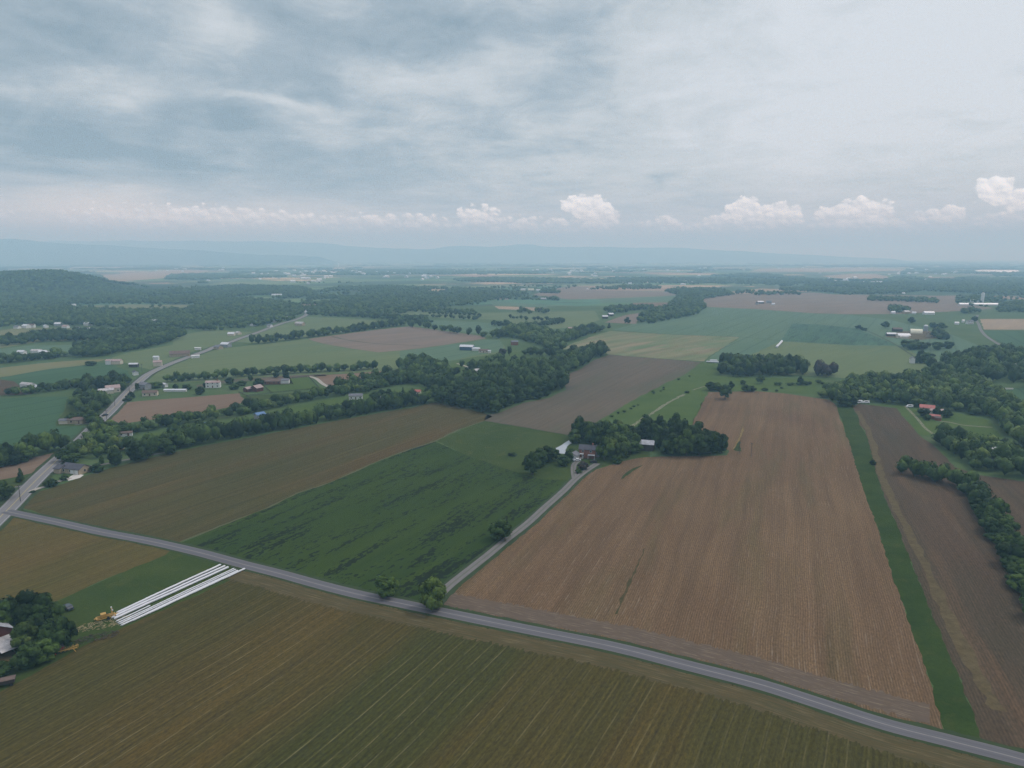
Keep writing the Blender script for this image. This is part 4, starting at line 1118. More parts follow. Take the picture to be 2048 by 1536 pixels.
# single and paired trees, each with its own words
for px, py, h, w, sh, mt, lb in [
    (1003, 1079, 9.5, 9.5, 'round', DK, 'dark round tree standing alone halfway along the gravel farm lane'),
    (775, 1192, 9.0, 9.0, 'round', MDL, 'small leafy tree beside the road at the corner of the wheat field'),
    (866, 1217, 12.0, 10.5, 'round', 'leaf_light', 'bright green tree at the junction of the farm lane and the road'),
    (1064, 949, 13.5, 11.5, 'round', DK, 'tall dark tree at the near corner of the farmhouse lawn'),
    (1078, 934, 13.0, 11.0, 'round', MDL, 'tall green tree second in the clump on the farmhouse lawn'),
    (1093, 924, 10.5, 10.0, 'round', DK, 'dark tree in the clump on the lawn left of the pond'),
    (1106, 920, 8.0, 8.0, 'round', DK, 'tree of the lawn clump closest to the pond'),
    (1127, 931, 6.5, 7.5, 'round', DK, 'small bushy tree on the lawn in front of the garage'),
    (1137, 924, 8.0, 6.5, 'round', DK, 'dark upright tree touching the garage'),
    (1166, 938, 4.6, 6.5, 'round', 'leaf_purple', 'purple leaved tree inside the loop of the driveway'),
    (1234, 927, 6.0, 6.0, 'round', MDL, 'tree at the tip of the farmhouse grove by the tilled field'),
    (1143, 912, 5.5, 6.0, 'round', MDL, 'leafy tree between the pond and the brick farmhouse'),
    (1450, 798, 13.0, 11.0, 'round', DK, 'large dark tree standing inside the far edge of the tilled field'),
    (1432, 781, 9.0, 14.0, 'round', MDL, 'wide bushy tree at the far left corner of the tilled field'),
    (1420, 781, 8.5, 9.0, 'round', DK, 'dark tree beside the wide bushy one at the tilled field corner'),
    (1461, 780, 8.5, 6.0, 'round', DK, 'slim tree just right of the large dark tree in the tilled field'),
    (1485, 769, 4.5, 6.0, 'round', DK, 'low round tree in the meadow beyond the tilled field'),
    (1491, 783, 6.5, 9.0, 'round', MDL, 'squat tree on the far edge of the tilled field'),
    (1503, 783, 6.5, 8.0, 'round', DK, 'squat dark tree right of its twin on the tilled field edge'),
    (1520, 767, 9.0, 8.5, 'round', DK, 'broad tree in the strip of meadow before the rectangular wood'),
    (1600, 770, 9.0, 6.0, 'round', DK, 'ragged tree in the hedge beyond the tilled field'),
    (1687, 812, 11.0, 14.0, 'round', MDL, 'big round tree at the head of the grass strip'),
    (1700, 811, 10.0, 11.0, 'round', DK, 'dark tree right of the big round one at the head of the grass strip'),
    (1745, 929, 3.0, 4.0, 'round', DK, 'lone dark bush on the edge of the grass strip'),
    (1847, 833, 7.5, 9.5, 'round', DK, 'dark tree before the left end of the red roofed house'),
    (1854, 840, 5.5, 6.5, 'round', MDL, 'small green tree before the red roofed house'),
    (1874, 832, 7.5, 6.5, 'round', DK, 'dark tree behind the low brick red sheds'),
    (1892, 835, 7.0, 8.0, 'round', DK, 'round tree right of the red roofed house'),
    (6, 998, 9.5, 12.5, 'round', DK, 'large round dark tree left of the highway by the road junction'),
    (42, 964, 8.5, 5.5, 'cone', DK, 'dark conical spruce on the lawn left of the highway'),
    (146, 844, 8.5, 10.5, 'round', DK, 'very dark round tree behind the brown roofed bungalow'),
    (185, 846, 10.5, 11.5, 'round', MDL, 'tall tree between the bungalow and the highway'),
    (176, 842, 10.5, 10.0, 'round', DK, 'dark tree right behind the bungalow drive'),
    (232, 931, 11.0, 10.0, 'round', DK, 'tall dark tree on the edge of the olive field'),
    (272, 922, 12.0, 11.0, 'round', DK, 'left of two tall dark trees standing out from the hedgerow'),
    (293, 918, 11.5, 10.5, 'round', DK, 'right of two tall dark trees standing out from the hedgerow'),
    (340, 908, 8.0, 8.5, 'round', DK, 'dark tree in front of the grey two storey house'),
    (129, 922, 8.0, 9.5, 'round', MDL, 'light green tree beside the highway above the ranch house'),
    (143, 925, 6.5, 9.5, 'round', MDL, 'spreading tree behind the ranch house roof'),
    (193, 943, 4.5, 8.0, 'round', DK, 'low round tree right of the ranch house'),
    (103, 972, 4.0, 8.0, 'round', DK, 'dark bush beside the pale driveway near the field'),
    (128, 960, 3.0, 4.5, 'round', DK, 'small shrub in front of the ranch house'),
    (204, 927, 6.0, 5.0, 'cone', 'leaf_mid', 'grey green conifer among the garden trees'),
    (275, 782, 8.0, 5.0, 'tall', DK, 'dark upright tree at the highway crossroads'),
    (263, 796, 6.0, 6.5, 'round', DK, 'dark tree beside the highway opposite the pale roofed house'),
    (256, 802, 5.0, 7.5, 'round', DK, 'low tree at the corner of the red soil field'),
    (313, 776, 7.0, 11.0, 'round', MDL, 'broad tree right of the grey house at the crossroads'),
    (374, 779, 6.0, 9.5, 'round', DK, 'round tree on the lawn above the red soil field'),
    (401, 789, 7.5, 9.0, 'round', DK, 'dark tree on the edge of the red soil field'),
    (351, 778, 5.0, 5.0, 'round', DK, 'small tree beside the long white shed'),
    (413, 774, 6.0, 7.0, 'round', DK, 'tree left of the white two storey house'),
    (460, 768, 7.0, 8.5, 'round', DK, 'tree on the lawn right of the white two storey house'),
    (468, 779, 6.0, 8.5, 'round', MDL, 'tree on the lawn left of the red barns'),
    (483, 771, 5.0, 10.0, 'round', DK, 'wide dark tree behind the red barns'),
    (501, 762, 6.5, 5.0, 'round', DK, 'slim tree in the brown strip behind the red barns'),
    (517, 772, 8.0, 10.0, 'round', MDL, 'tree between the red barns and the long house'),
    (552, 755, 6.5, 6.5, 'round', DK, 'tree behind the middle of the long house'),
    (572, 757, 8.5, 7.0, 'round', DK, 'taller tree behind the right end of the long house'),
    (578, 765, 7.5, 7.5, 'cone', DK, 'dark conical tree right of the long house'),
    (732, 786, 7.0, 7.5, 'round', DK, 'round tree right of the grey gabled cottage'),
    (762, 793, 7.0, 7.5, 'round', DK, 'round tree behind the white cottage'),
    (778, 792, 6.5, 7.5, 'round', DK, 'second round tree behind the white cottage'),
    (750, 801, 8.0, 10.5, 'round', DK, 'dark tree left of the white cottage'),
    (806, 786, 6.0, 4.0, 'cone', DK, 'small pointed conifer in the meadow left of the red roofed cottage'),
    (914, 746, 7.5, 8.5, 'round', DK, 'round tree alone in the meadow left of the grey farmhouse'),
    (933, 747, 7.0, 8.5, 'round', DK, 'round tree beside the grey farmhouse'),
    (942, 748, 10.5, 8.5, 'tall', DK, 'tall dark tree at the left wall of the grey farmhouse'),
    (1019, 712, 13.0, 9.0, 'tall', DK, 'tall narrow dark tree by the meadow before the far wood'),
    (1005, 713, 12.0, 10.0, 'round', 'leaf_purple', 'bare looking brownish tree before the far wood'),
    (988, 652, 11.0, 13.0, 'round', DK, 'left of three round trees in the far green field'),
    (999, 652, 11.0, 13.0, 'round', DK, 'middle of three round trees in the far green field'),
    (1012, 654, 13.5, 18.0, 'round', DK, 'large right tree of three in the far green field'),
    (1218, 656, 10.0, 8.5, 'cone', DK, 'dark conical tree near the left end of the teal field'),
    (1255, 648, 13.0, 11.0, 'round', DK, 'lone tree in the brown field beside the dark wood'),
    (1823, 646, 12.0, 13.0, 'round', DK, 'lone round tree behind the farm buildings on the right'),
    (1771, 656, 12.0, 15.0, 'round', MDL, 'tree left of the brown roofed barn'),
    (1866, 656, 12.0, 14.0, 'round', DK, 'left of two round trees beyond the silo'),
    (1883, 657, 11.0, 16.0, 'round', DK, 'right of two round trees beyond the silo'),
    (1718, 659, 8.0, 12.0, 'round', DK, 'tree clump on the ditch left of the farm buildings'),
    (1728, 661, 6.0, 10.0, 'round', DK, 'low tree just right of the clump on the ditch'),
    (1835, 726, 14.0, 11.0, 'cone', DK, 'dark pointed tree beside the grey white house'),
    (1852, 727, 13.0, 14.0, 'round', MDL, 'tall tree right of the grey white house'),
    (1875, 700, 13.0, 14.0, 'round', MDL, 'tall leafy tree in the meadow below the farm buildings'),
    (1896, 697, 12.0, 13.0, 'round', DK, 'tree right of the tall leafy one in the meadow'),
    (1843, 708, 5.0, 10.0, 'round', DK, 'left low thicket in the pasture below the farm'),
    (1864, 713, 4.5, 9.0, 'round', DK, 'right low thicket in the pasture below the farm'),
    (1938, 706, 7.0, 7.0, 'round', DK, 'small tree at the edge of the meadow above the right wood'),
    (1971, 703, 9.0, 11.0, 'round', DK, 'tree left of the country road on the right'),
    (2024, 702, 9.0, 8.0, 'round', DK, 'tree where the country road meets the green field'),
    (1949, 643, 12.0, 12.0, 'round', DK, 'tree beside the white farmhouse on the right'),
    (182, 731, 6.0, 14.0, 'round', MDL, 'faint spreading tree in the green field left of the tan roofed house'),
]:
    x, y = G(px, py)
    tree(x, y, h, w, sh, mt, lb, {'cone': 'conifer_tree'}.get(sh, 'broadleaf_tree') if h > 3.5 else 'bush', bush=h <= 6.0)
# the cluster hiding the barn at the lower left
for px, py, h, w, mt, lb in [
    (22, 1268, 12.5, 12.0, DK, 'big dark tree at the rear left of the grove beside the barn'),
    (58, 1252, 12.5, 11.0, DK, 'big dark tree at the rear middle of the grove beside the barn'),
    (92, 1258, 12.5, 11.5, DK, 'big dark tree at the rear right of the grove beside the barn'),
    (-25, 1262, 12.0, 12.0, DK, 'dark tree behind the barn roof'),
    (78, 1282, 10.5, 9.0, DK, 'dark tree in the middle of the grove beside the barn'),
    (50, 1300, 9.5, 8.5, LT, 'yellowish green tree touching the barn roof'),
    (103, 1300, 10.0, 8.5, MDL, 'mid green tree in the grove above the red hopper'),
    (129, 1296, 10.5, 8.5, DK, 'dark tree at the right tip of the grove'),
    (92, 1322, 7.5, 7.5, MDL, 'smaller green tree at the front right of the grove'),
    (62, 1332, 8.5, 9.0, DK, 'dark tree at the front of the grove below the barn')]:
    x, y = G(px, py)
    tree(x, y, h, w, 'round', mt, lb)
for px, py, h, w, lb in [(1098, 913, 2.0, 4.5, None), (1024, 911, 2.2, 5.5, 'low dark bush alone in the pasture'), (1157, 946, 2.6, 4.0, 'small round shrub inside the driveway fork'),
                         (1374, 786, 2.5, 4.5, 'dark shrub at the far end of the pale grass track'), (1291, 835, 2.8, 5.0, 'dark shrub halfway along the pale grass track'),
                         (1230, 864, 4.5, 8.0, 'bush where the pale grass track meets the grove'), (1250, 915, 3.5, 6.0, 'bush at the foot of the farmhouse grove'),
                         (1530, 781, 3.0, 6.0, 'shrub on the far boundary of the tilled field'), (1553, 783, 2.0, 3.0, 'tiny shrub on the far boundary of the tilled field'),
                         (1563, 777, 1.8, 3.0, 'tiny shrub in the meadow beyond the tilled field'), (1125, 953, 1.2, 1.6, None), (2, 1350, 4.0, 7.0, 'grey green bush below the barn'),
                         (193, 1275, 1.3, 8.0, None), (65, 985, 1.2, 3.0, 'low shrub at the mouth of the pale driveway')]:
    if lb:
        x, y = G(px, py)
        tree(x, y, h, w, 'round', DK, lb, 'bush', bush=True, cat='bush')
zone(row([(1545, 771), (1580, 771), (1620, 770), (1650, 768)], 4.5, 2.0, n=1, keep=0.8), 3.2, 5.0, [DK], 'low bush in the scrubby hedge before the rectangular wood', 'bush')
zone(row([(1205, 848), (1225, 836), (1245, 826), (1262, 816), (1280, 807)], 7.0, 1.0, n=1, keep=0.6), 1.6, 3.0, [DK], 'tiny bush dotted along the meadow beside the farther brown field', 'bush')
zone(row([(1300, 790), (1325, 778), (1350, 767), (1380, 752)], 9.0, 1.0, n=1, keep=0.5), 1.5, 3.0, [DK], 'tiny bush dotted along the meadow beside the farther brown field', 'bush')
zone(row([(920, 737), (950, 731), (985, 722), (1010, 716)], 8.0, 4.0, n=1), 7.0, 8.0, [MDL], 'tree in the thin row in front of the grey farmhouse meadow')
zone(row([(950, 745), (990, 741), (1020, 735), (1060, 735), (1100, 735)], 8.0, 10.0, n=2), 9.5, 9.0, [DK, MDL], 'tree along the back of the dark wood by the white shed')
zone(row([(840, 634), (870, 635), (950, 640), (960, 632), (860, 628)], 11.0, 10.0, n=1), 7.0, 9.0, [DK], 'tree on the far field boundary in the centre')
zone(row([(1045, 655), (1090, 652), (1130, 645)], 9.0, 8.0, n=2), 8.0, 9.0, [DK], 'tree in the slanting hedgerow beyond the light green wood')
zone(row([(1015, 636), (1060, 641), (1130, 643)], 9.0, 6.0, n=1), 7.0, 9.0, [DK], 'tree in the thin hedgerow across the far green field')
zone(fill([(1804, 693), (1822, 690), (1858, 695), (1850, 702), (1812, 700)], 10.0), 8.0, 11.0, [DK], 'tree in the clump below the white barns')
zone(fill([(1858, 673), (1880, 668), (1898, 672), (1894, 680), (1864, 678)], 10.0), 10.5, 11.0, [DK], 'dark tree right of the brown gabled barn')
zone(fill([(1900, 722), (1935, 715), (1970, 708), (2010, 704), (2048, 712), (2120, 720), (2120, 800), (2048, 775), (2030, 765), (1995, 772), (1950, 768), (1900, 755), (1870, 748), (1860, 740), (1880, 728)], 12.0, keep=0.62), 12.0, 12.0, [MDL, 'leaf_wood'],
     'tree in the loose wood round the pale sheds at the right')

LIM = 300
allp = []
for zi, (pts, h, w, mats, lb, nm, var) in enumerate(ZONES):
    for x, y in pts:
        if y > 40 and abs(x / y) < 0.80:
            allp.append((math.hypot(x, y) / h, x, y, zi))
allp.sort()


def template(seed, leaves=60, lobes=4, ico_=ICO1, up=False):
    r = np.random.default_rng(seed)
    Vs, Fs, n = [], [], 0
    for i in range(lobes):
        V, Fc = ico_
        a = r.uniform(0, 6.28)
        q = r.uniform(0.06, 0.26) if lobes > 1 else 0
        c = np.array([q * math.cos(a), q * math.sin(a), r.uniform(0.42, 0.66) if lobes > 1 else 0.45])
        rad = r.uniform(0.24, 0.34) if lobes > 1 else 0.5
        d = V * (1 + r.uniform(-0.22, 0.22, (len(V), 1)))
        Vs.append(c + d * rad * np.array([1, 1, 1.25 if lobes > 1 else 1.0])); Fs.append(Fc + n); n += len(V)
    if leaves:
        d = r.normal(size=(leaves, 3)); d /= np.linalg.norm(d, axis=1)[:, None]; d[:, 2] = np.abs(d[:, 2]) * 0.9 + 0.05
        p = np.array([0, 0, 0.5]) + d * np.array([0.46, 0.46, 0.46]) * r.uniform(0.85, 1.12, (leaves, 1))
        t = np.cross(d, r.normal(size=(leaves, 3))); t /= np.linalg.norm(t, axis=1)[:, None]
        b = np.cross(d, t) + d * r.uniform(-0.5, 0.5, (leaves, 1))
        s = 0.11 * r.uniform(0.6, 1.2, (leaves, 1))
        L = np.stack([p - t * s, p + b * s, p + t * s], 1).reshape(-1, 3)
        i = np.arange(leaves) * 3 + n
        Fs.append(np.stack([i, i + 1, i + 2], 1)); Vs.append(L)
    return np.concatenate(Vs), np.concatenate(Fs)


def mass(name, P, H, W, mat, label, temps, zf=None):
    """many far crowns that read as one wood, as one mesh"""
    Vs, Fs, n = [], [], 0
    k = RNG.integers(0, len(temps), len(P))
    for i, (tv, tf) in enumerate(temps):
        s = k == i
        if not s.any(): continue
        q, hh, ww = P[s], H[s], W[s]
        a = RNG.uniform(0, 6.28, len(q))
        ca, sa = np.cos(a)[:, None], np.sin(a)[:, None]
        X = (tv[:, 0] * ca - tv[:, 1] * sa) * ww[:, None] + q[:, 0:1]
        Y = (tv[:, 0] * sa + tv[:, 1] * ca) * ww[:, None] + q[:, 1:2]
        z0 = zf(q[:, 0], q[:, 1]) if zf is not None else np.zeros(len(q))
        Z = tv[:, 2] * hh[:, None] + z0[:, None]
        V = np.stack([X, Y, Z], 2).reshape(-1, 3)
        Fx = (tf[None] + (np.arange(len(q)) * len(tv))[:, None, None]).reshape(-1, 3) + n
        Vs.append(V); Fs.append(Fx); n += len(V)
    o = link(name, tri_mesh(name, np.concatenate(Vs), np.concatenate(Fs)), MAT[mat])
    tag(o, kind='stuff', label=label)
    return o


rr = random.Random(5)
rest = {}
SHADE = {'leaf_dark': 'dark', 'leaf_mid': 'mid green', 'leaf_light': 'light green', 'leaf_purple': 'purplish', 'leaf_wood': 'deep green'}
EXT = []
for zi, z_ in enumerate(ZONES):
    sx = sorted(x / y for x, y in z_[0]) or [0, 1]
    EXT.append(sx)
for i, (d, x, y, zi) in enumerate(allp):
    pts, h, w, mats, lb, nm, var = ZONES[zi]
    v_ = rr.uniform(1 - var, 1 + var)
    hh = h * v_
    ww = w * rr.uniform(0.8, 1.3)
    mt = rr.choice(mats)
    if NTREE[0] < LIM + 8:
        sx = EXT[zi]
        f_ = sum(1 for q_ in sx if q_ < x / y) / max(1, len(sx))
        pos = ['at its left end', 'left of its middle', 'in its middle', 'right of its middle', 'at its right end'][min(4, int(f_ * 5))]
        ph = lb[lb.index(' in ') + 1:] if ' in ' in lb else (lb[lb.index(' at ') + 1:] if ' at ' in lb else lb.split('tree ', 1)[-1])
        if nm == 'bush':
            L_ = lb
        else:
            L_ = ('tall ' if v_ > 1.07 else 'low ' if v_ < 0.93 else '') + SHADE[mt] + ' tree ' + ph + ', ' + pos
            while len(L_.split()) > 16:
                pos = {'at its left end': 'left', 'left of its middle': 'centre left', 'in its middle': 'centre', 'right of its middle': 'centre right', 'at its right end': 'right'}.get(pos, '')
                L_ = ('tall ' if v_ > 1.07 else 'low ' if v_ < 0.93 else '') + SHADE[mt] + ' tree ' + ph + (', ' + pos if pos else '')
                if not pos: break
        tree(x, y, hh, ww, 'round', mt, L_, nm, group=('bushes ' if nm == 'bush' else 'trees ') + ph, bush=h <= 6.0, cat='bush' if nm == 'bush' else 'tree')
    else:
        rest.setdefault(mt, []).append((x, y, hh * 1.04, ww))
MID = [template(40 + i, 70, 4) for i in range(6)]
for mt, L in rest.items():
    A = np.array(L)
    mass('woodland', A[:, :2], A[:, 2], A[:, 3], mt, 'farther trees of the hedgerows and woods, ' + {'leaf_dark': 'dark green', 'leaf_mid': 'mid green', 'leaf_light': 'light green', 'leaf_purple': 'purplish', 'leaf_wood': 'deep green'}[mt], MID)

# far woods: filled areas, then a noise-driven scatter out to the horizon
FARD = [template(60 + i, 26, 2) for i in range(5)]


def noise2(x, y, s, seed):
    """cheap smooth value noise"""
    r = np.random.default_rng(seed)
    g = r.random((64, 64))
    u, v = np.asarray(x) / s, np.asarray(y) / s
    i, j = np.floor(u).astype(int), np.floor(v).astype(int)
    fu, fv = u - i, v - j
    fu, fv = fu * fu * (3 - 2 * fu), fv * fv * (3 - 2 * fv)
    a, b, c, d = g[i % 64, j % 64], g[(i + 1) % 64, j % 64], g[i % 64, (j + 1) % 64], g[(i + 1) % 64, (j + 1) % 64]
    return (a * (1 - fu) + b * fu) * (1 - fv) + (c * (1 - fu) + d * fu) * fv


hx = []
for poly, st, kp in [
    ([(-120, 660), (30, 652), (143, 652), (246, 656), (330, 655), (420, 663), (500, 655), (590, 640), (608, 622), (600, 612), (560, 606), (480, 602), (400, 608), (380, 622), (270, 624), (150, 619), (120, 611), (-120, 612)], 12.5, 0.93),
    ([(-150, 611), (120, 610), (260, 608), (390, 609), (520, 600), (600, 596), (640, 588), (600, 576), (480, 572), (380, 576), (300, 578), (232, 572), (-150, 575)], 14.0, 0.93),
    ([(615, 632), (650, 630), (760, 632), (830, 624), (860, 618), (700, 612), (640, 614), (612, 620)], 13.0, 0.8),
    ([(600, 610), (640, 612), (760, 618), (850, 618), (950, 610), (1010, 596), (1060, 590), (1000, 580), (900, 578), (780, 574), (680, 576), (620, 588)], 15.0, 0.86),
    ([(1274, 646), (1304, 647), (1340, 640), (1390, 632), (1412, 615), (1400, 600), (1466, 590), (1440, 580), (1360, 579), (1330, 583), (1358, 592), (1348, 604), (1338, 615), (1310, 622), (1290, 628)], 12.5, 1.0),
    ([(1466, 590), (1500, 588), (1520, 592), (1560, 590), (1600, 590), (1590, 584), (1530, 586), (1480, 583)], 14.0, 0.5),
    ([(1560, 582), (1628, 584), (1700, 590), (1800, 588), (1850, 582), (1900, 585), (1960, 590), (2160, 592), (2160, 560), (1960, 562), (1860, 563), (1760, 568), (1680, 566), (1560, 556)], 15.0, 0.9),
    ([(1733, 602), (1800, 603), (1875, 607), (1870, 600), (1810, 599), (1740, 597)], 12.0, 0.8),
    ([(1775, 624), (1790, 626), (1830, 624), (1800, 617), (1780, 616)], 12.0, 0.8),
    ([(1995, 624), (2048, 625), (2150, 628), (2150, 608), (2048, 606), (2010, 610), (2000, 616)], 13.0, 0.95),
    ([(1912, 606), (1940, 603), (2000, 604), (1990, 598), (1930, 597)], 13.0, 0.7),
    ([(1921, 628), (1960, 627), (1950, 622), (1925, 623)], 12.0, 0.7),
    ([(1180, 580), (1260, 580), (1330, 578), (1300, 572), (1200, 573)], 15.0, 0.5),
    ([(1200, 568), (1300, 568), (1420, 570), (1560, 572), (1628, 580), (1600, 562), (1480, 556), (1330, 552), (1220, 556)], 17.0, 0.6),
    ([(1080, 586), (1118, 588), (1116, 584), (1085, 582)], 13.0, 0.9), ([(1060, 598), (1115, 602), (1112, 596), (1080, 594)], 13.0, 0.7),
    ([(1210, 625), (1230, 628), (1265, 622), (1310, 620), (1300, 616), (1250, 616), (1220, 618)], 12.0, 0.9),
    ([(1030, 628), (1100, 628), (1100, 625), (1040, 624)], 12.0, 0.6), ([(800, 622), (900, 628), (950, 632), (950, 628), (880, 622), (820, 618)], 12.0, 0.7),
]:
    hx.append(fill(poly, st, keep=kp))
Pf = np.concatenate(hx)
keepm = noise2(Pf[:, 0], Pf[:, 1], 130.0, 3) + 0.5 * noise2(Pf[:, 0], Pf[:, 1], 45.0, 4) > np.where(Pf[:, 1] > 1900, 0.52, 0.34)
keepm |= (Pf[:, 0] > 200) & (Pf[:, 1] < 2300)
Pf = Pf[keepm & (np.hypot(Pf[:, 0], Pf[:, 1]) < 4200)]
# crowns on the hill itself
hxs = RNG.uniform(-3000, -1060, 9000)
hys = RNG.uniform(1950, 2560, 9000)
mk = (hill_h(hxs, hys) > 1.5) & (np.abs(hxs / hys) < 0.95)
Ph = np.stack([hxs[mk], hys[mk]], 1)
Pf = np.concatenate([Pf, Ph])
mass('woodland', Pf, RNG.uniform(7, 14, len(Pf)), RNG.uniform(10, 18, len(Pf)), 'leaf_mid', 'far woods on and below the wooded hill and across the plain', FARD, hill_h)

# woods and copses out to the horizon, as low swollen patches
def far_scatter(y0, y1, n, size, seed, thr):
    r = np.random.default_rng(seed)
    y = y0 * (y1 / y0) ** r.random(n)
    x = r.uniform(-0.78, 0.78, n) * y
    v = 0.62 * noise2(x + 9000, y, 900, seed) + 0.38 * noise2(x + 9000, y, 260, seed + 1)
    m_ = v > thr
    # hold back from the open fields already laid out
    for poly in ([(1440, 592), (1900, 592), (1990, 640), (1200, 640), (1208, 597), (1360, 592)], [(1500, 536), (1820, 536), (1780, 560), (1640, 560), (1500, 545)],
                 [(184, 540), (350, 540), (330, 560), (220, 566)], [(1062, 590), (1173, 572), (1360, 583), (1356, 600), (1100, 600)]):
        m_ &= ~in_poly([G(*p) for p in poly], x, y)
    return np.stack([x[m_], y[m_]], 1)


FARP = [template(80 + i, 14, 1) for i in range(4)]
S1 = far_scatter(3300, 7000, 30000, 40, 21, 0.53)
S2 = far_scatter(7000, 20000, 9000, 90, 23, 0.56)
mass('woodland', S1, RNG.uniform(6, 13, len(S1)), RNG.uniform(18, 38, len(S1)), 'leaf_mid', 'distant woods and hedgerows scattered over the plain', FARP)
mass('woodland', S2, RNG.uniform(9, 17, len(S2)), RNG.uniform(70, 150, len(S2)), 'leaf_wood', 'most distant woods fading into the haze', FARP)
S3 = far_scatter(1700, 3400, 5200, 20, 31, 0.60)
mass('woodland', S3, RNG.uniform(6, 11, len(S3)), RNG.uniform(9, 16, len(S3)), 'leaf_mid', 'thin hedgerows and lone trees between the far fields', FARD)

# ------------------------------------------------------------------ buildings
def building(name, px, py, w, d, h, rot, wall, roof, label, cat='house', roofh=None, detail=1, chimney=False, door=None, group=None, ridge='x', over=0.4, lean=None, base=None, doors=0, s=0.66):
    """gabled building: w along its ridge, d across, h to the eaves; rot degrees from the picture plane"""
    w, d, h = w * s, d * s, h * (0.9 if s < 1 else 1.0)
    if roofh: roofh *= s
    lean = [(a_ * s, b_ * s, c_ * s, d__ * s, e_ * (0.9 if s < 1 else 1.0), f_, g_) for a_, b_, c_, d__, e_, f_, g_ in (lean or [])]
    x, y = base or G(px, py)
    t = empty(name, (x, y, 0.12), R(rot), label=label, cat=cat, group=group)
    rh = roofh if roofh is not None else d * 0.27
    b = MB()
    x0, x1, y0, y1 = -w / 2, w / 2, -d / 2, d / 2
    b.add([(x0, y0, -.2), (x1, y0, -.2), (x1, y1, -.2), (x0, y1, -.2), (x0, y0, h), (x1, y0, h), (x1, y1, h), (x0, y1, h), (x0, 0, h + rh), (x1, 0, h + rh)],
          [(0, 1, 5, 4), (2, 3, 7, 6), (1, 2, 6, 9, 5), (3, 0, 4, 8, 7), (4, 5, 9, 8), (6, 7, 8, 9)])
    b.build('wall', MAT[wall], t)
    rb = MB()
    th = 0.22
    k = rh / (d / 2)
    for sg in (-1, 1):
        e = sg * (d / 2 + over)
        ze = h - k * over + 0.05
        vs = [(x0 - over, e, ze), (x1 + over, e, ze), (x1 + over, 0, h + rh + 0.05), (x0 - over, 0, h + rh + 0.05)]
        vs += [(a, c, z + th) for a, c, z in vs]
        rb.add(vs, [(0, 1, 2, 3), (4, 5, 6, 7), (0, 1, 5, 4), (1, 2, 6, 5), (3, 0, 4, 7)])
    ro = rb.build('roof', MAT[roof], t)
    if chimney:
        MB().box(w * 0.28, w * 0.28 + 0.9, -0.45, 0.45, h + rh - 0.8, h + rh + 1.3).build('chimney', MAT['brick'], ro)
    if detail >= 1:
        nw = max(2, int(w / 3.6))
        storeys = 2 if h > 4.4 else 1
        for st in range(storeys):
            for i in range(nw):
                cx = x0 + (i + 0.5) * w / nw
                zb = 1.0 + st * 2.7
                if st == 0 and i == nw // 2 and doors == 0:
                    MB().box(cx - 0.5, cx + 0.5, y0 - 0.06, y0 + 0.02, 0.05, 2.1).build('door', MAT['door_paint'], t)
                    continue
                wn_ = MB().box(cx - 0.5, cx + 0.5, y0 - 0.05, y0 + 0.02, zb, zb + 1.25).build('window', MAT['window_glass'], t)
                if detail >= 2:
                    f = MB()
                    f.box(cx - 0.62, cx - 0.5, y0 - 0.08, y0 + 0.02, zb - 0.1, zb + 1.35)
                    f.box(cx + 0.5, cx + 0.62, y0 - 0.08, y0 + 0.02, zb - 0.1, zb + 1.35)
                    f.box(cx - 0.5, cx + 0.5, y0 - 0.08, y0 + 0.02, zb + 1.25, zb + 1.37)
                    f.box(cx - 0.5, cx + 0.5, y0 - 0.10, y0 + 0.02, zb - 0.12, zb)
                    f.build('frame', MAT['white_paint'], wn_)
            if detail >= 2:
                for s in (-1, 1):
                    xx = x0 if s < 0 else x1
                    MB().box(xx - 0.05, xx + 0.05, -0.5, 0.5, 1.0 + st * 2.7, 2.2 + st * 2.7).build('window', MAT['window_glass'], t)
        for q in range(doors):
            cx = x0 + w * (0.62 + 0.22 * q)
            MB().box(cx - 1.3, cx + 1.3, y0 - 0.07, y0 + 0.02, 0.05, 2.3).build('garage_door', MAT['white_paint'], t)
    if lean:
        # a lower wing: (x offset, y offset, width, depth, height, wall, roof)
        for (lx, ly, lw, ld, lh, wl, rf) in lean:
            a = MB()
            a.box(lx - lw / 2, lx + lw / 2, ly - ld / 2, ly + ld / 2, -.2, lh)
            a.build('wing_wall', MAT[wl], t)
            c = MB()
            kk = 0.25 * ld
            for s in (-1, 1):
                vs = [(lx - lw / 2 - .3, ly + s * (ld / 2 + .3), lh), (lx + lw / 2 + .3, ly + s * (ld / 2 + .3), lh), (lx + lw / 2 + .3, ly, lh + kk), (lx - lw / 2 - .3, ly, lh + kk)]
                vs += [(p, q, z + 0.2) for p, q, z in vs]
                c.add(vs, [(0, 1, 2, 3), (4, 5, 6, 7), (0, 1, 5, 4), (1, 2, 6, 5), (3, 0, 4, 7)])
            gb = MB()
            for s in (-1, 1):
                xx = lx + s * lw / 2
                gb.add([(xx, ly - ld / 2, lh), (xx, ly + ld / 2, lh), (xx, ly, lh + kk)], [(0, 1, 2)])
            gb.build('wing_gable', MAT[wl], t)
            c.build('wing_roof', MAT[rf], t)
    return t


B = building
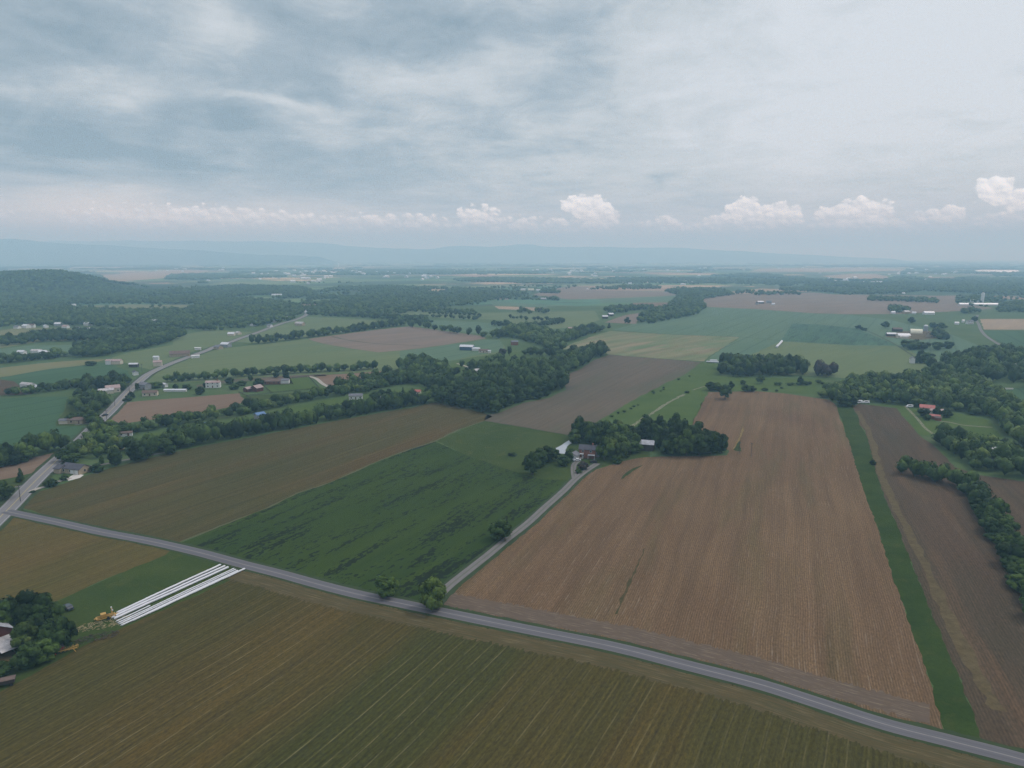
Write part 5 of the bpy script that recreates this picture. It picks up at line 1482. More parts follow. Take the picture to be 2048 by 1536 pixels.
# farmstead in the middle
fh = B('farmhouse', 1175, 914, 9.6, 6.6, 5.4, -14, 'brick', 'dark_roof', 'red brick two storey farmhouse with a dark roof among the grove', detail=2, chimney=True, roofh=2.0, s=1,
       lean=[(4.6, 4.0, 5.0, 7.0, 4.4, 'grey_wall', 'grey_roof')])
MB().box(-5.0, -2.0, -5.2, -3.35, 0.0, 0.4).build('porch_floor', MAT['concrete'], fh)
pr = MB()
for a in (-4.9, -2.4): pr.box(a, a + 0.25, -5.0, -4.75, 0.4, 2.8)
pr.box(-5.1, -1.9, -5.3, -3.4, 2.8, 3.05)
pr.build('porch', MAT['white_paint'], fh)
MB().box(0.8, 5.0, -5.4, -3.4, 2.4, 2.6).box(0.9, 1.1, -5.3, -5.1, 0, 2.4).box(4.7, 4.9, -5.3, -5.1, 0, 2.4).build('side_porch', MAT['metal_roof'], fh)
B('garage', 1148, 918, 5.5, 5.2, 2.8, 62, 'white_paint', 'grey_roof', 'white garage with a grey roof beside the driveway of the brick farmhouse', 'garage', detail=1, doors=0, s=1)
B('barn', 1293, 899, 9.0, 6.5, 4.0, -16, 'dark_wall', 'grey_metal', 'old barn with a pale metal roof at the edge of the grove', 'barn', detail=0, roofh=1.9, s=1)
B('shed', 1308, 886, 4.5, 4.0, 3.0, 20, 'white_paint', 'metal_roof', 'little white shed half hidden behind the old barn', 'shed', detail=0)
# ranch house and neighbours, left
rh = B('ranch_house', 152, 944, 13.5, 7.5, 2.8, -18, 'tan_wall', 'dark_roof', 'tan ranch house with a dark roof and white garage doors beside the olive field', detail=2, roofh=2.0, doors=2, s=1,
       lean=[(-7.5, -2.4, 4.5, 6.5, 2.5, 'tan_wall', 'dark_roof')])
B('house', 344, 888, 12.0, 8.0, 5.2, 24, 'grey_wall', 'dark_roof', 'grey two storey house with a dark roof behind the olive field', detail=1, lean=[(-9.0, -2.0, 8.0, 7.0, 4.0, 'grey_wall', 'grey_roof')])
B('shed', 251, 872, 13.0, 5.0, 2.4, 20, 'white_paint', 'brown_roof', 'long low white shed on the lawn by the tree belt', 'shed', detail=1)
B('house', 231, 899, 14.0, 8.0, 3.0, 10, 'tan_wall', 'brown_roof', 'low brown roofed house buried in garden trees', detail=1)
B('bungalow', 154, 846, 16.0, 8.5, 3.0, 6, 'tan_wall', 'brown_roof', 'brown roofed bungalow beside the dark round tree', detail=1, lean=[(-12.5, -1.0, 9.0, 7.0, 2.6, 'cream_wall', 'grey_roof')])
B('house', 226, 784, 17.0, 12.0, 4.5, 35, 'cream_wall', 'pink_roof', 'large house with pale pinkish roofs beside the highway', detail=1, lean=[(-9.0, -7.0, 18.0, 10.0, 3.2, 'cream_wall', 'weathered_roof')])
B('house', 301, 791, 18.0, 9.0, 3.2, 14, 'cream_wall', 'brown_roof', 'cream house with a brown roof on the lawn above the red soil', detail=1)
B('house', 290, 778, 15.0, 10.0, 4.8, -28, 'grey_wall', 'grey_roof', 'blue grey house at the highway crossroads', detail=1)
B('long_shed', 351, 783, 30.0, 4.0, 1.6, 0, 'white_paint', 'metal_roof', 'long low white shed on the lawn right of the crossroads', 'shed', detail=0)
B('shed', 330, 774, 7.0, 5.0, 3.0, -30, 'white_paint', 'metal_roof', 'small white shed behind the long low white one', 'shed', detail=0)
B('house', 427, 775, 19.0, 8.0, 5.4, 8, 'white_paint', 'pink_roof', 'white two storey house on the lawn left of the red barns', detail=1, chimney=True)
B('barn', 496, 783, 9.0, 8.0, 3.0, 60, 'barn_red', 'pink_roof', 'smaller red barn with a pale pink roof', 'barn', detail=0)
B('barn', 514, 782, 12.0, 12.0, 3.6, 64, 'barn_red', 'pink_roof', 'larger red barn with a pale pink roof', 'barn', detail=0)
B('house', 541, 768, 30.0, 9.0, 3.2, 6, 'brick', 'brown_roof', 'long brick house with a brown roof by the paddock', detail=1, lean=[(19.0, 1.5, 15.0, 9.0, 3.6, 'white_paint', 'grey_roof')])
B('cottage', 712, 798, 17.0, 8.0, 3.4, 8, 'white_paint', 'grey_roof', 'white cottage with a long grey roof beside the hedgerow', 'cottage', detail=1)
B('cottage', 773, 803, 14.0, 8.0, 3.4, 4, 'white_paint', 'grey_roof', 'white cottage half behind the dark hedgerow trees', 'cottage', detail=1)
B('cottage', 834, 789, 10.0, 7.0, 3.2, -12, 'cream_wall', 'red_roof', 'cottage with a bright red roof left of the dark wood', 'cottage', detail=1)
B('farmhouse', 957, 750, 12.0, 9.0, 5.4, 20, 'cream_wall', 'weathered_roof', 'grey roofed farmhouse behind the dark wood', detail=1)
B('shed', 1013, 735, 9.0, 6.0, 3.2, 0, 'white_paint', 'metal_roof', 'white shed above the dark wood', 'shed', detail=0)
B('shed', 1045, 729, 7.0, 6.0, 4.0, 20, 'cream_wall', 'metal_roof', 'cream shed behind the trees above the dark wood', 'shed', detail=0)
B('shed', 408, 855, 9.0, 5.5, 2.8, 25, 'grey_wall', 'blue_roof', 'shed with a bright blue roof in the left tree belt gap', 'shed', detail=0)
B('shed', 520, 843, 10.0, 8.0, 6.0, 50, 'grey_wall', 'blue_roof', 'shed with a pale blue roof rising behind the hedgerow', 'shed', detail=0)
B('barn', 934, 700, 27.0, 12.0, 5.0, -12, 'blue_wall', 'metal_roof', 'long barn with a white roof and blue walls in the green field', 'barn', detail=0, lean=[(20.0, -5.0, 15.0, 8.0, 3.0, 'white_paint', 'metal_roof')])
B('house', 968, 705, 19.0, 8.0, 3.0, -8, 'cream_wall', 'brown_roof', 'low cream house right of the long white roofed barn', detail=1)
B('shed', 979, 706, 5.0, 4.0, 3.0, -8, 'white_paint', 'metal_roof', 'tiny white shed at the end of the low cream house', 'shed', detail=0)
B('house', 1029, 690, 14.0, 9.0, 5.0, 10, 'brick', 'grey_roof', 'brick house with a grey roof at the edge of the light green wood', detail=0)
B('barn', 1130, 672, 14.0, 8.0, 4.0, 0, 'dark_wall', 'metal_roof', 'dark barn with a white roof by the striped field', 'barn', detail=0)
B('barn', 1132, 678, 12.0, 8.0, 4.5, 20, 'dark_wall', 'metal_roof', 'second dark barn with a white roof nearer the striped field', 'barn', detail=0)
B('house', 1142, 662, 16.0, 9.0, 5.0, 0, 'tan_wall', 'pink_roof', 'tan house with a pinkish roof above the dark barns', detail=0)
B('barn', 818, 753, 15.0, 5.0, 2.6, -20, 'cream_wall', 'metal_roof', 'pale low shed at the end of the red soil strip', 'shed', detail=0) if False else None
B('shed', 788, 752, 12.0, 4.5, 2.6, -14, 'cream_wall', 'metal_roof', 'pale low shed at the end of the tan strip', 'shed', detail=0)
B('house', 822, 746, 7.0, 7.0, 7.5, 10, 'white_paint', 'weathered_roof', 'tall pale house hidden in the thicket', detail=0)
B('silage_shed', 820, 745, 3.0, 3.0, 3.0, 0, 'white_paint', 'metal_roof', '', 'shed') if False else None
# upper left
B('farm_shed', 56, 774, 22.0, 8.0, 3.0, -22, 'white_paint', 'weathered_roof', 'pale long farm shed at the far left, first of two end to end', 'shed', detail=0)
B('farm_shed', 73, 779, 17.0, 8.0, 3.0, -22, 'white_paint', 'metal_roof', 'pale farm shed at the far left, right one of two end to end', 'shed', detail=0)
B('house', 138, 772, 12.0, 7.0, 4.0, 0, 'white_paint', 'grey_roof', 'white house peeping over the hedge trees left of the highway', detail=0)
B('house', 153, 772, 10.0, 5.0, 2.6, 0, 'white_paint', 'metal_roof', 'low white annex right of the white house behind the hedge', 'shed', detail=0)
B('shed', 157, 801, 3.4, 3.0, 3.0, 10, 'white_paint', 'white_paint', 'small white box shed on the lawn', 'shed', detail=0)
B('shed', 188, 797, 3.4, 3.0, 3.0, 30, 'white_paint', 'metal_roof', 'small white shed under the lawn trees', 'shed', detail=0)
B('house', 232, 728, 20.0, 10.0, 4.0, 0, 'cream_wall', 'pink_roof', 'wide cream building with a terracotta roof on the green slope', detail=0, lean=[(-10.0, -3, 8.0, 9.0, 4.5, 'white_paint', 'pink_roof')])
B('shed', 268, 734, 14.0, 6.0, 3.6, 6, 'dark_wall', 'metal_roof', 'white roofed shed below the terracotta roofed building', 'shed', detail=0)
B('cottage', 271, 750, 9.0, 7.0, 3.6, -50, 'white_paint', 'dark_roof', 'small white gabled cottage on the green slope', 'cottage', detail=0)
B('house', 316, 732, 13.0, 9.0, 5.0, 20, 'cream_wall', 'pink_roof', 'pinkish house among dark trees by the highway', detail=0)
B('house', 313, 720, 9.0, 6.0, 4.0, 0, 'white_paint', 'metal_roof', 'white roof showing between the dark trees by the highway', 'shed', detail=0)
B('workshop', 360, 712, 34.0, 18.0, 3.6, 22, 'tan_wall', 'brown_roof', 'large brown roofed workshop beside the highway', 'workshop', detail=0)
B('trailer', 391, 716, 14.0, 3.0, 3.0, 40, 'white_paint', 'white_paint', 'white trailer parked at the workshop yard', 'trailer', detail=0)
B('trailer', 396, 700, 12.0, 3.0, 3.0, -5, 'white_paint', 'white_paint', 'white trailer at the back of the workshop yard', 'trailer', detail=0)
for i, (px, py, w, lb) in enumerate([(44, 709, 14, 'white farm shed alone left of the grey farm roofs'), (74, 707, 18, 'grey farm roof in the hedge, left one'), (86, 709, 13, 'grey white farm roof in the hedge, middle one'), (97, 711, 17, 'largest white farm roof in the hedge')]):
    B('farm_shed', px, py, w, 9.0, 4.0, -8 + i * 12, 'white_paint', 'metal_roof' if i != 1 else 'weathered_roof', lb, 'shed', detail=0)
FARB = [(35, 657, 16, 'white_paint', 'grey_roof'), (53, 656, 22, 'white_paint', 'metal_roof'), (63, 655, 20, 'white_paint', 'brown_roof'), (92, 655, 9, 'white_paint', 'metal_roof'),
        (117, 652, 20, 'grey_wall', 'metal_roof'), (132, 656, 18, 'white_paint', 'pink_roof'), (154, 661, 22, 'grey_wall', 'grey_roof'), (180, 661, 14, 'white_paint', 'metal_roof'),
        (176, 651, 24, 'white_paint', 'metal_roof'), (310, 646, 20, 'tan_wall', 'metal_roof'), (349, 646, 20, 'tan_wall', 'brown_roof'), (283, 598, 12, 'white_paint', 'metal_roof'), (300, 597, 10, 'white_paint', 'metal_roof'),
        (148, 612, 16, 'white_paint', 'metal_roof'), (371, 634, 8, 'white_paint', 'metal_roof'), (392, 620, 16, 'white_paint', 'metal_roof'), (406, 618, 10, 'white_paint', 'grey_roof'),
        (427, 608, 24, 'white_paint', 'pink_roof'), (459, 613, 30, 'white_paint', 'metal_roof'), (500, 648, 26, 'white_paint', 'metal_roof'), (514, 645, 34, 'white_paint', 'metal_roof'), (506, 652, 14, 'white_paint', 'metal_roof'),
        (534, 645, 14, 'white_paint', 'metal_roof'), (548, 645, 12, 'white_paint', 'grey_roof'), (540, 654, 14, 'white_paint', 'grey_roof'), (570, 639, 24, 'tan_wall', 'weathered_roof'), (492, 632, 16, 'white_paint', 'metal_roof'), (516, 624, 10, 'white_paint', 'metal_roof'),
        (600, 651, 30, 'tan_wall', 'weathered_roof'), (611, 626, 8, 'white_paint', 'metal_roof'), (580, 617, 8, 'white_paint', 'metal_roof'), (630, 628, 12, 'white_paint', 'red_roof'), (463, 671, 18, 'cream_wall', 'metal_roof'), (477, 669, 12, 'cream_wall', 'weathered_roof'),
        (437, 698, 18, 'tan_wall', 'grey_roof'), (452, 694, 22, 'grey_wall', 'metal_roof'), (708, 606, 14, 'white_paint', 'metal_roof'), (735, 593, 22, 'white_paint', 'red_roof'), (756, 612, 18, 'white_paint', 'metal_roof'), (623, 607, 10, 'white_paint', 'metal_roof'),
        (554, 592, 60, 'white_paint', 'metal_roof'), (576, 585, 20, 'white_paint', 'metal_roof'), (627, 563, 40, 'white_paint', 'metal_roof'), (558, 558, 34, 'cream_wall', 'pink_roof'), (417, 562, 30, 'white_paint', 'metal_roof'), (537, 578, 20, 'white_paint', 'metal_roof'),
        (1210, 637, 20, 'dark_wall', 'metal_roof'), (1221, 632, 20, 'dark_wall', 'metal_roof'), (1047, 581, 40, 'cream_wall', 'metal_roof'), (1062, 581, 40, 'cream_wall', 'hoop_cover'), (1076, 582, 26, 'white_paint', 'metal_roof'), (1038, 592, 16, 'white_paint', 'metal_roof'),
        (1087, 600, 30, 'grey_wall', 'weathered_roof'), (1520, 607, 34, 'dark_wall', 'metal_roof'), (1538, 606, 24, 'grey_wall', 'grey_roof'), (1546, 610, 14, 'white_paint', 'metal_roof'), (1514, 609, 12, 'grey_wall', 'grey_roof'),
        (1370, 564, 60, 'white_paint', 'metal_roof'), (1385, 566, 40, 'white_paint', 'metal_roof'), (1366, 570, 40, 'white_paint', 'metal_roof'), (1398, 552, 40, 'white_paint', 'metal_roof'), (1260, 568, 30, 'white_paint', 'metal_roof'),
        (906, 538, 60, 'white_paint', 'metal_roof'), (907, 543, 50, 'cream_wall', 'hoop_cover'), (826, 543, 30, 'white_paint', 'metal_roof'), (1146, 541, 40, 'white_paint', 'metal_roof'), (1190, 553, 60, 'white_paint', 'metal_roof'), (675, 533, 60, 'white_paint', 'metal_roof'),
        (692, 536, 50, 'white_paint', 'metal_roof'), (1772, 558, 30, 'white_paint', 'metal_roof'), (1758, 565, 50, 'white_paint', 'metal_roof'), (1745, 566, 40, 'cream_wall', 'metal_roof'), (1860, 554, 34, 'white_paint', 'metal_roof'), (1853, 560, 50, 'white_paint', 'metal_roof'),
        (1975, 557, 30, 'white_paint', 'metal_roof'), (1807, 588, 16, 'white_paint', 'metal_roof'), (1786, 627, 14, 'white_paint', 'metal_roof'), (1812, 627, 24, 'tan_wall', 'weathered_roof'), (1828, 628, 14, 'white_paint', 'metal_roof'), (1857, 629, 40, 'white_paint', 'metal_roof'),
        (1913, 649, 12, 'white_paint', 'metal_roof'), (2019, 606, 12, 'white_paint', 'metal_roof'), (2027, 618, 24, 'grey_wall', 'metal_roof'), (1960, 605, 24, 'white_paint', 'metal_roof'), (1945, 604, 20, 'white_paint', 'metal_roof'), (1205, 539, 40, 'white_paint', 'metal_roof'), (1175, 580, 12, 'cream_wall', 'metal_roof'), (1160, 560, 30, 'cream_wall', 'metal_roof'),
        (1640, 547, 40, 'white_paint', 'metal_roof'), (1605, 536, 40, 'white_paint', 'metal_roof'), (1560, 537, 60, 'white_paint', 'metal_roof')]
AREAS = [(0, 240, 640, 670, 'in the farm group below the wooded hill at far left'), (0, 330, 590, 639, 'among the trees at the foot of the wooded hill'), (290, 420, 600, 660, 'in the wood between the hill and the highway'),
         (420, 470, 600, 620, 'in the clearing above the highway bend'), (480, 560, 620, 660, 'in the cluster beside the highway before its bend'), (430, 480, 660, 700, 'close to the straight stretch of highway'),
         (560, 640, 600, 660, 'next to the highway bend'), (700, 770, 590, 620, 'in the woods beyond the highway bend'), (400, 650, 550, 599, 'beyond the woods left of centre'),
         (650, 830, 525, 550, 'on the hazy plain left of centre'), (1200, 1230, 620, 640, 'at the left edge of the dark curved wood'), (1030, 1090, 575, 605, 'in the cream farm group in the centre distance'),
         (1500, 1560, 600, 615, 'in the farmstead standing in the wide brown field'), (1355, 1400, 545, 575, 'behind the dark curved wood'), (880, 930, 530, 550, 'in the bright pair near the central horizon'),
         (1140, 1270, 530, 585, 'on the hazy plain right of centre'), (1740, 1780, 550, 570, 'below the oval tan field near the right horizon'), (1845, 1985, 550, 570, 'near the right horizon beyond the long wood'),
         (1780, 1860, 580, 635, 'in the farmstead above the right farmyard'), (1900, 2050, 600, 655, 'near the very long white shed'), (1550, 1650, 530, 550, 'on the tan fields near the right horizon')]
for i, (px, py, w, wl, rf) in enumerate(FARB):
    ar = next((a[4] for a in AREAS if a[0] <= px <= a[1] and a[2] <= py <= a[3]), 'far off on the plain')
    B('far_farm_building', px, py, w * .8, min(14.0, 8 + w * 0.22), 3.2 + (w > 18) * 1.2, random.uniform(-30, 30), wl, rf,
      {'metal_roof': 'pale metal roofed farm building ' + ar, 'red_roof': 'red roofed building ' + ar, 'pink_roof': 'pinkish roofed building ' + ar,
       'brown_roof': 'brown roofed building ' + ar, 'grey_roof': 'grey roofed building ' + ar, 'weathered_roof': 'weathered roofed building ' + ar, 'hoop_cover': 'cream roofed building ' + ar}[rf],
      'building', detail=0, group=rf.replace('_', ' ') + 'ed buildings ' + ar)
# hamlets on the hazy plain, each house a few pixels
hm0 = [MB(), MB()]
for k_, q in enumerate(hm0):
    q.add([(-6, -4, -.5), (6, -4, -.5), (6, 4, -.5), (-6, 4, -.5), (-6, -4, 4), (6, -4, 4), (6, 4, 4), (-6, 4, 4), (-6, 0, 6.5), (6, 0, 6.5)],
          [(0, 1, 5, 4), (2, 3, 7, 6), (1, 2, 6, 9, 5), (3, 0, 4, 8, 7), (4, 5, 9, 8), (6, 7, 8, 9)])
hm0 = [q.build('far_house', MAT[('white_paint', 'metal_roof')[k_]]) for k_, q in enumerate(hm0)]
HAM = [(600, 560, 70, 14, 18, 'in the hamlet left of centre'), (700, 546, 80, 9, 20, 'in the village on the hazy plain left of centre'), (560, 545, 80, 6, 12, 'along the pale fields beyond the wooded hill'),
       (820, 556, 70, 8, 10, 'among the far woods of the centre'), (1150, 545, 80, 8, 16, 'beyond the green fields of the centre'), (1300, 540, 90, 6, 14, 'on the plain above the dark curved wood'),
       (1690, 562, 40, 5, 8, 'below the tan fields near the right horizon'), (1880, 545, 90, 7, 14, 'on the plain near the right horizon'), (400, 540, 90, 5, 12, 'on the plain right of the wooded hill')]
rq = random.Random(77)
first = [True, True]
for cx, cy, sx, sy, n_, ph in HAM:
    for j in range(n_):
        k_ = rq.random() < .4
        o = hm0[k_] if first[k_] else hm0[k_].copy()
        if not first[k_]: COL.objects.link(o)
        first[k_] = False
        x, y = G(cx + rq.gauss(0, sx * .6), cy + max(-sy, min(sy, rq.gauss(0, sy * .5))))
        sc_ = (0.9 + y / 5500.0) * rq.uniform(.7, 1.4)
        o.location = (x, y, 0.3); o.rotation_euler = (0, 0, rq.uniform(0, 3.1)); o.scale = (sc_, sc_, min(sc_, 1.8))
        nm_ = 'pale metal house' if k_ else 'white painted house'
        tag(o, 'tiny ' + nm_ + ' ' + ph, 'house', nm_ + 's ' + ph)
# right
B('long_shed', 1964, 611, 170.0, 16.0, 3.5, -4, 'white_paint', 'metal_roof', 'very long white shed on the right', 'shed', detail=0)
B('long_warehouse', 1993, 545, 480.0, 70.0, 5.0, -6, 'white_paint', 'metal_roof', 'huge white warehouse near the right horizon', 'warehouse', detail=0)
B('barn', 1794, 663, 21.0, 12.0, 4.5, -6, 'dark_wall', 'brown_roof', 'brown roofed barn at the back of the right farmyard', 'barn', detail=0)
B('barn', 1782, 672, 20.0, 10.0, 3.6, -10, 'dark_wall', 'metal_roof', 'white roofed open shed at the left of the farmyard', 'barn', detail=0)
B('barn', 1806, 676, 26.0, 15.0, 4.6, -6, 'cream_wall', 'metal_roof', 'large white roofed barn in the right farmyard', 'barn', detail=0, lean=[(-2.0, -9.0, 18.0, 7.0, 3.0, 'cream_wall', 'weathered_roof')])
B('barn', 1856, 674, 12.0, 11.0, 5.5, 60, 'tan_wall', 'brown_roof', 'tan barn with a steep brown roof right of the farmyard', 'barn', detail=0, roofh=5.0)
B('farmhouse', 1939, 648, 18.0, 9.0, 5.5, 12, 'white_paint', 'grey_roof', 'white farmhouse with a grey roof by the country road', detail=1)
B('shed', 1926, 645, 6.0, 5.0, 4.5, 0, 'white_paint', 'metal_roof', 'white shed left of the white farmhouse', 'shed', detail=0)
B('house', 1824, 726, 11.0, 8.0, 6.0, 65, 'white_paint', 'grey_roof', 'tall grey white house among pointed trees', detail=1)
B('shed', 1864, 730, 15.0, 8.0, 3.0, -12, 'cream_wall', 'metal_roof', 'pale shed right of the tall grey white house', 'shed', detail=0)
B('shed', 2001, 704, 8.0, 6.0, 3.6, 10, 'cream_wall', 'metal_roof', 'pale shed left of the bend in the country road', 'shed', detail=0)
B('shed', 1982, 717, 12.0, 7.0, 2.8, 0, 'cream_wall', 'metal_roof', 'low pale roof in the trees at the right', 'shed', detail=0)
B('large_shed', 2042, 741, 34.0, 16.0, 5.0, -6, 'tan_wall', 'weathered_roof', 'large pale roofed shed at the right edge', 'shed', detail=0)
B('house', 2030, 757, 13.0, 9.0, 5.0, -12, 'white_paint', 'metal_roof', 'white building below the large pale shed', detail=1)
B('garden_wall', 2010, 779, 22.0, 1.0, 1.0, -2, 'concrete', 'concrete', 'low pale wall at the edge of the right meadow', 'wall', detail=0, over=0.05)
B('cottage', 1972, 771, 9.0, 7.0, 3.0, 10, 'grey_wall', 'grey_roof', 'grey cottage at the wood edge on the right', 'cottage', detail=0)
B('house', 1853, 826, 15.0, 10.0, 5.0, -28, 'cream_wall', 'red_roof', 'cream house with a faded red roof in the right meadow', detail=1, lean=[(6.5, -6.5, 7.0, 7.0, 3.6, 'cream_wall', 'pink_roof')])
B('shed', 1869, 838, 10.0, 5.0, 2.6, -28, 'brick', 'red_roof', 'low brick red shed before the red roofed house', 'shed', detail=0)
B('shed', 1876, 841, 6.0, 4.5, 2.4, -40, 'brick', 'brown_roof', 'smaller brown red shed at the front of the red roofed house', 'shed', detail=0)
B('shed', 1883, 826, 7.0, 4.0, 2.4, 0, 'brick', 'pink_roof', 'shed beyond the white van near the red roofed house', 'shed', detail=0)
B('cabin', 1984, 922, 6.0, 5.0, 8.0, 25, 'grey_wall', 'metal_roof', 'grey roofed cabin rising out of the right wood', 'cabin', detail=0)
# the barn at the lower left edge: its gable end faces the viewer, a patched lean-to in front of it
pa_, pb_ = Vector((*G(29, 1288), 0)), Vector((*G(0, 1299), 0))
ux = (pa_ - pb_).normalized()
bn = empty('red_barn', pa_, math.atan2(ux.y, ux.x), label='old dark red barn with patched metal roofs beside the lower left grove', cat='barn')
wd, dp, eh, rh_ = 13.0, 17.0, 5.5, 4.2
q = MB()
q.add([(-wd, 0, 0), (0, 0, 0), (0, dp, 0), (-wd, dp, 0), (-wd, 0, eh), (0, 0, eh), (0, dp, eh), (-wd, dp, eh), (-wd / 2, 0, eh + rh_), (-wd / 2, dp, eh + rh_)],
      [(0, 1, 5, 8, 4), (2, 3, 7, 9, 6), (1, 2, 6, 5), (3, 0, 4, 7)])
q.build('wall', MAT['barn_red'], bn)
q = MB()
for sg in (-1, 1):
    xe = -wd / 2 + sg * (wd / 2 + .5)
    vs = [(xe, -.4, eh - .3), (xe, dp + .4, eh - .3), (-wd / 2, dp + .4, eh + rh_ + .05), (-wd / 2, -.4, eh + rh_ + .05)]
    vs += [(a, c, z + .15) for a, c, z in vs]
    q.add(vs, [(0, 1, 2, 3), (4, 5, 6, 7), (0, 1, 5, 4), (1, 2, 6, 5), (3, 0, 4, 7)])
q.build('roof', MAT['grey_metal'], bn)
q = MB()
for i in range(8):   # patched sheets of the lean-to, some slipped
    a0 = -20.5 + i * 2.9
    for j in range(3):
        f0, f1 = j / 3, (j + 1) / 3
        y0_, y1_ = -.05 - 8.0 * f0, -.05 - 8.0 * f1 - random.uniform(-.15, .25)
        z0_, z1_ = 3.9 - 1.5 * f0, 3.9 - 1.5 * f1
        dz = 0.02 * j + random.uniform(0, .05)
        if i == 4 and j == 2: continue
        q.add([(a0, y0_, z0_ - dz), (a0 + 2.87, y0_, z0_ - dz), (a0 + 2.87, y1_, z1_ - dz), (a0, y1_, z1_ - dz),
               (a0, y0_, z0_ - dz + .08), (a0 + 2.87, y0_, z0_ - dz + .08), (a0 + 2.87, y1_, z1_ - dz + .08), (a0, y1_, z1_ - dz + .08)],
              [(0, 1, 2, 3), (4, 5, 6, 7), (0, 1, 5, 4), (1, 2, 6, 5), (2, 3, 7, 6), (3, 0, 4, 7)])
q.build('lean_to_roof', MAT['weathered_roof'], bn)
for i in range(6):
    a0 = -19.5 + i * 4.2
    MB().box(a0, a0 + .25, -7.7, -7.45, 0, 2.3).build('post', MAT['wood_post'], bn)


def silo(px, py, r, h, label, mat='white_paint'):
    x, y = G(px, py)
    t = empty('silo', (x, y, 0), 0, label=label, cat='silo')
    b = MB()
    b.tube([(0, 0, 0), (0, 0, h)], r, 20)
    b.build('wall', MAT[mat], t)
    d = MB()
    d.tube([(0, 0, h), (0, 0, h + r * .35), (0, 0, h + r * .6), (0, 0, h + r * .72)], [r, r * .85, r * .5, r * .1], 20)
    d.build('dome', MAT['metal_roof'], t)


silo(1851, 662, 3.4, 8.0, 'white domed silo in the right farmyard', 'grey_wall')
silo(1964, 607, 4.0, 26.0, 'tall pale silo behind the very long white shed')
silo(1073, 524, 9.0, 34.0, 'pale tower near the horizon in the centre')
silo(677, 533, 9.0, 46.0, 'pale tower near the horizon on the left')
x, y = G(1832, 666)
t = empty('hoop_barn', (x, y, 0), R(-25), label='arched fabric hoop barn in cream in the right farmyard', cat='barn')
b = MB()
ns = 12
for k in range(ns + 1):
    a = math.pi * k / ns
    b.v += [(-8.5, -8 * math.cos(a), 6.5 * math.sin(a)), (8.5, -8 * math.cos(a), 6.5 * math.sin(a))]
for k in range(ns):
    b.f.append([2 * k, 2 * k + 1, 2 * k + 3, 2 * k + 2])
b.build('cover', MAT['hoop_cover'], t)
e = MB()
e.add([(-8.3, -8 * math.cos(math.pi * k / ns), 6.4 * math.sin(math.pi * k / ns)) for k in range(ns + 1)], [list(range(ns + 1))])
e.build('end_wall', MAT['dark_wall'], t)

# ------------------------------------------------------------------ wrapped bale tubes, machines, cars, poles, fences
def bale_tube(p0, p1, r, label, name='silage_tube', seg=1.35, seed=0, notch=0.06, group=None):
    (xa, ya), (xb, yb) = G(*p0), G(*p1)
    rnd = random.Random(seed)
    L = math.hypot(xb - xa, yb - ya)
    d = Vector(((xb - xa) / L, (yb - ya) / L, 0))
    nr = Vector((-d.y, d.x, 0))
    t = empty(name, (xa, ya, 0.1), 0, label=label, cat='silage tube', group=group)
    pts, rad = [], []
    s = 0.0
    off = 0.0
    pts.append(Vector((0, 0, r * .9)) - d * 0.25); rad.append(r * 0.25)
    while s < L:
        off += rnd.uniform(-.07, .07)
        off *= .93
        rr_ = r * rnd.uniform(0.96, 1.04)
        c = Vector((0, 0, r * .9)) + nr * (off + 0.35 * math.sin(s / 23.0 + seed))
        pts += [c + d * (s + .08), c + d * (s + seg * .5), c + d * (s + seg - .08)]
        rad += [rr_ * (1 - notch), rr_, rr_ * (1 - notch)]
        s += seg
    pts.append(pts[-1] + d * 0.3); rad.append(r * 0.3)
    b = MB()
    b.tube(pts, rad, 12, squash=0.92)
    b.build('wrap', MAT['white_wrap'], t, smooth=True)
    k = MB()
    k.tube([pts[0] - d * .02, pts[0] - d * .25], [r * .24, r * .05], 8)
    k.build('tied_end', MAT['white_wrap'], t)
    return t


for i, (a, b_, r, lb) in enumerate([
    ((234.4, 1228), (438.8, 1134), 0.44, 'thick white silage tube, uppermost of the three thick ones'),
    ((225.6, 1237.5), (446.8, 1136), 0.46, 'thick white silage tube in the middle of the three thick ones'),
    ((231, 1240), (454, 1137.5), 0.47, 'thick white silage tube, lowest of the three thick ones'),
    ((233.5, 1244), (296, 1214.5), 0.27, 'short thin white tube beside the three thick ones'),
    ((236, 1246.5), (467, 1139), 0.29, 'thin white tube of wrapped bales, first of the thin ones to reach the road'),
    ((239, 1249), (470, 1141.5), 0.30, 'thin white tube of wrapped bales, second of the thin ones to reach the road'),
    ((243, 1252.5), (476.5, 1143.5), 0.35, 'white tube of wrapped bales between the thin tubes and the one by the field'),
    ((266.6, 1243.5), (490, 1140), 0.42, 'white tube of wrapped bales nearest the stubble and the road')]):
    bale_tube(a, b_, r, lb, seed=i, notch=0.05 if i < 3 else 0.16)


def wheel(b, x, y, r, w, n=14):
    b.tube([(x, y - w / 2, r), (x, y + w / 2, r)], r, n)


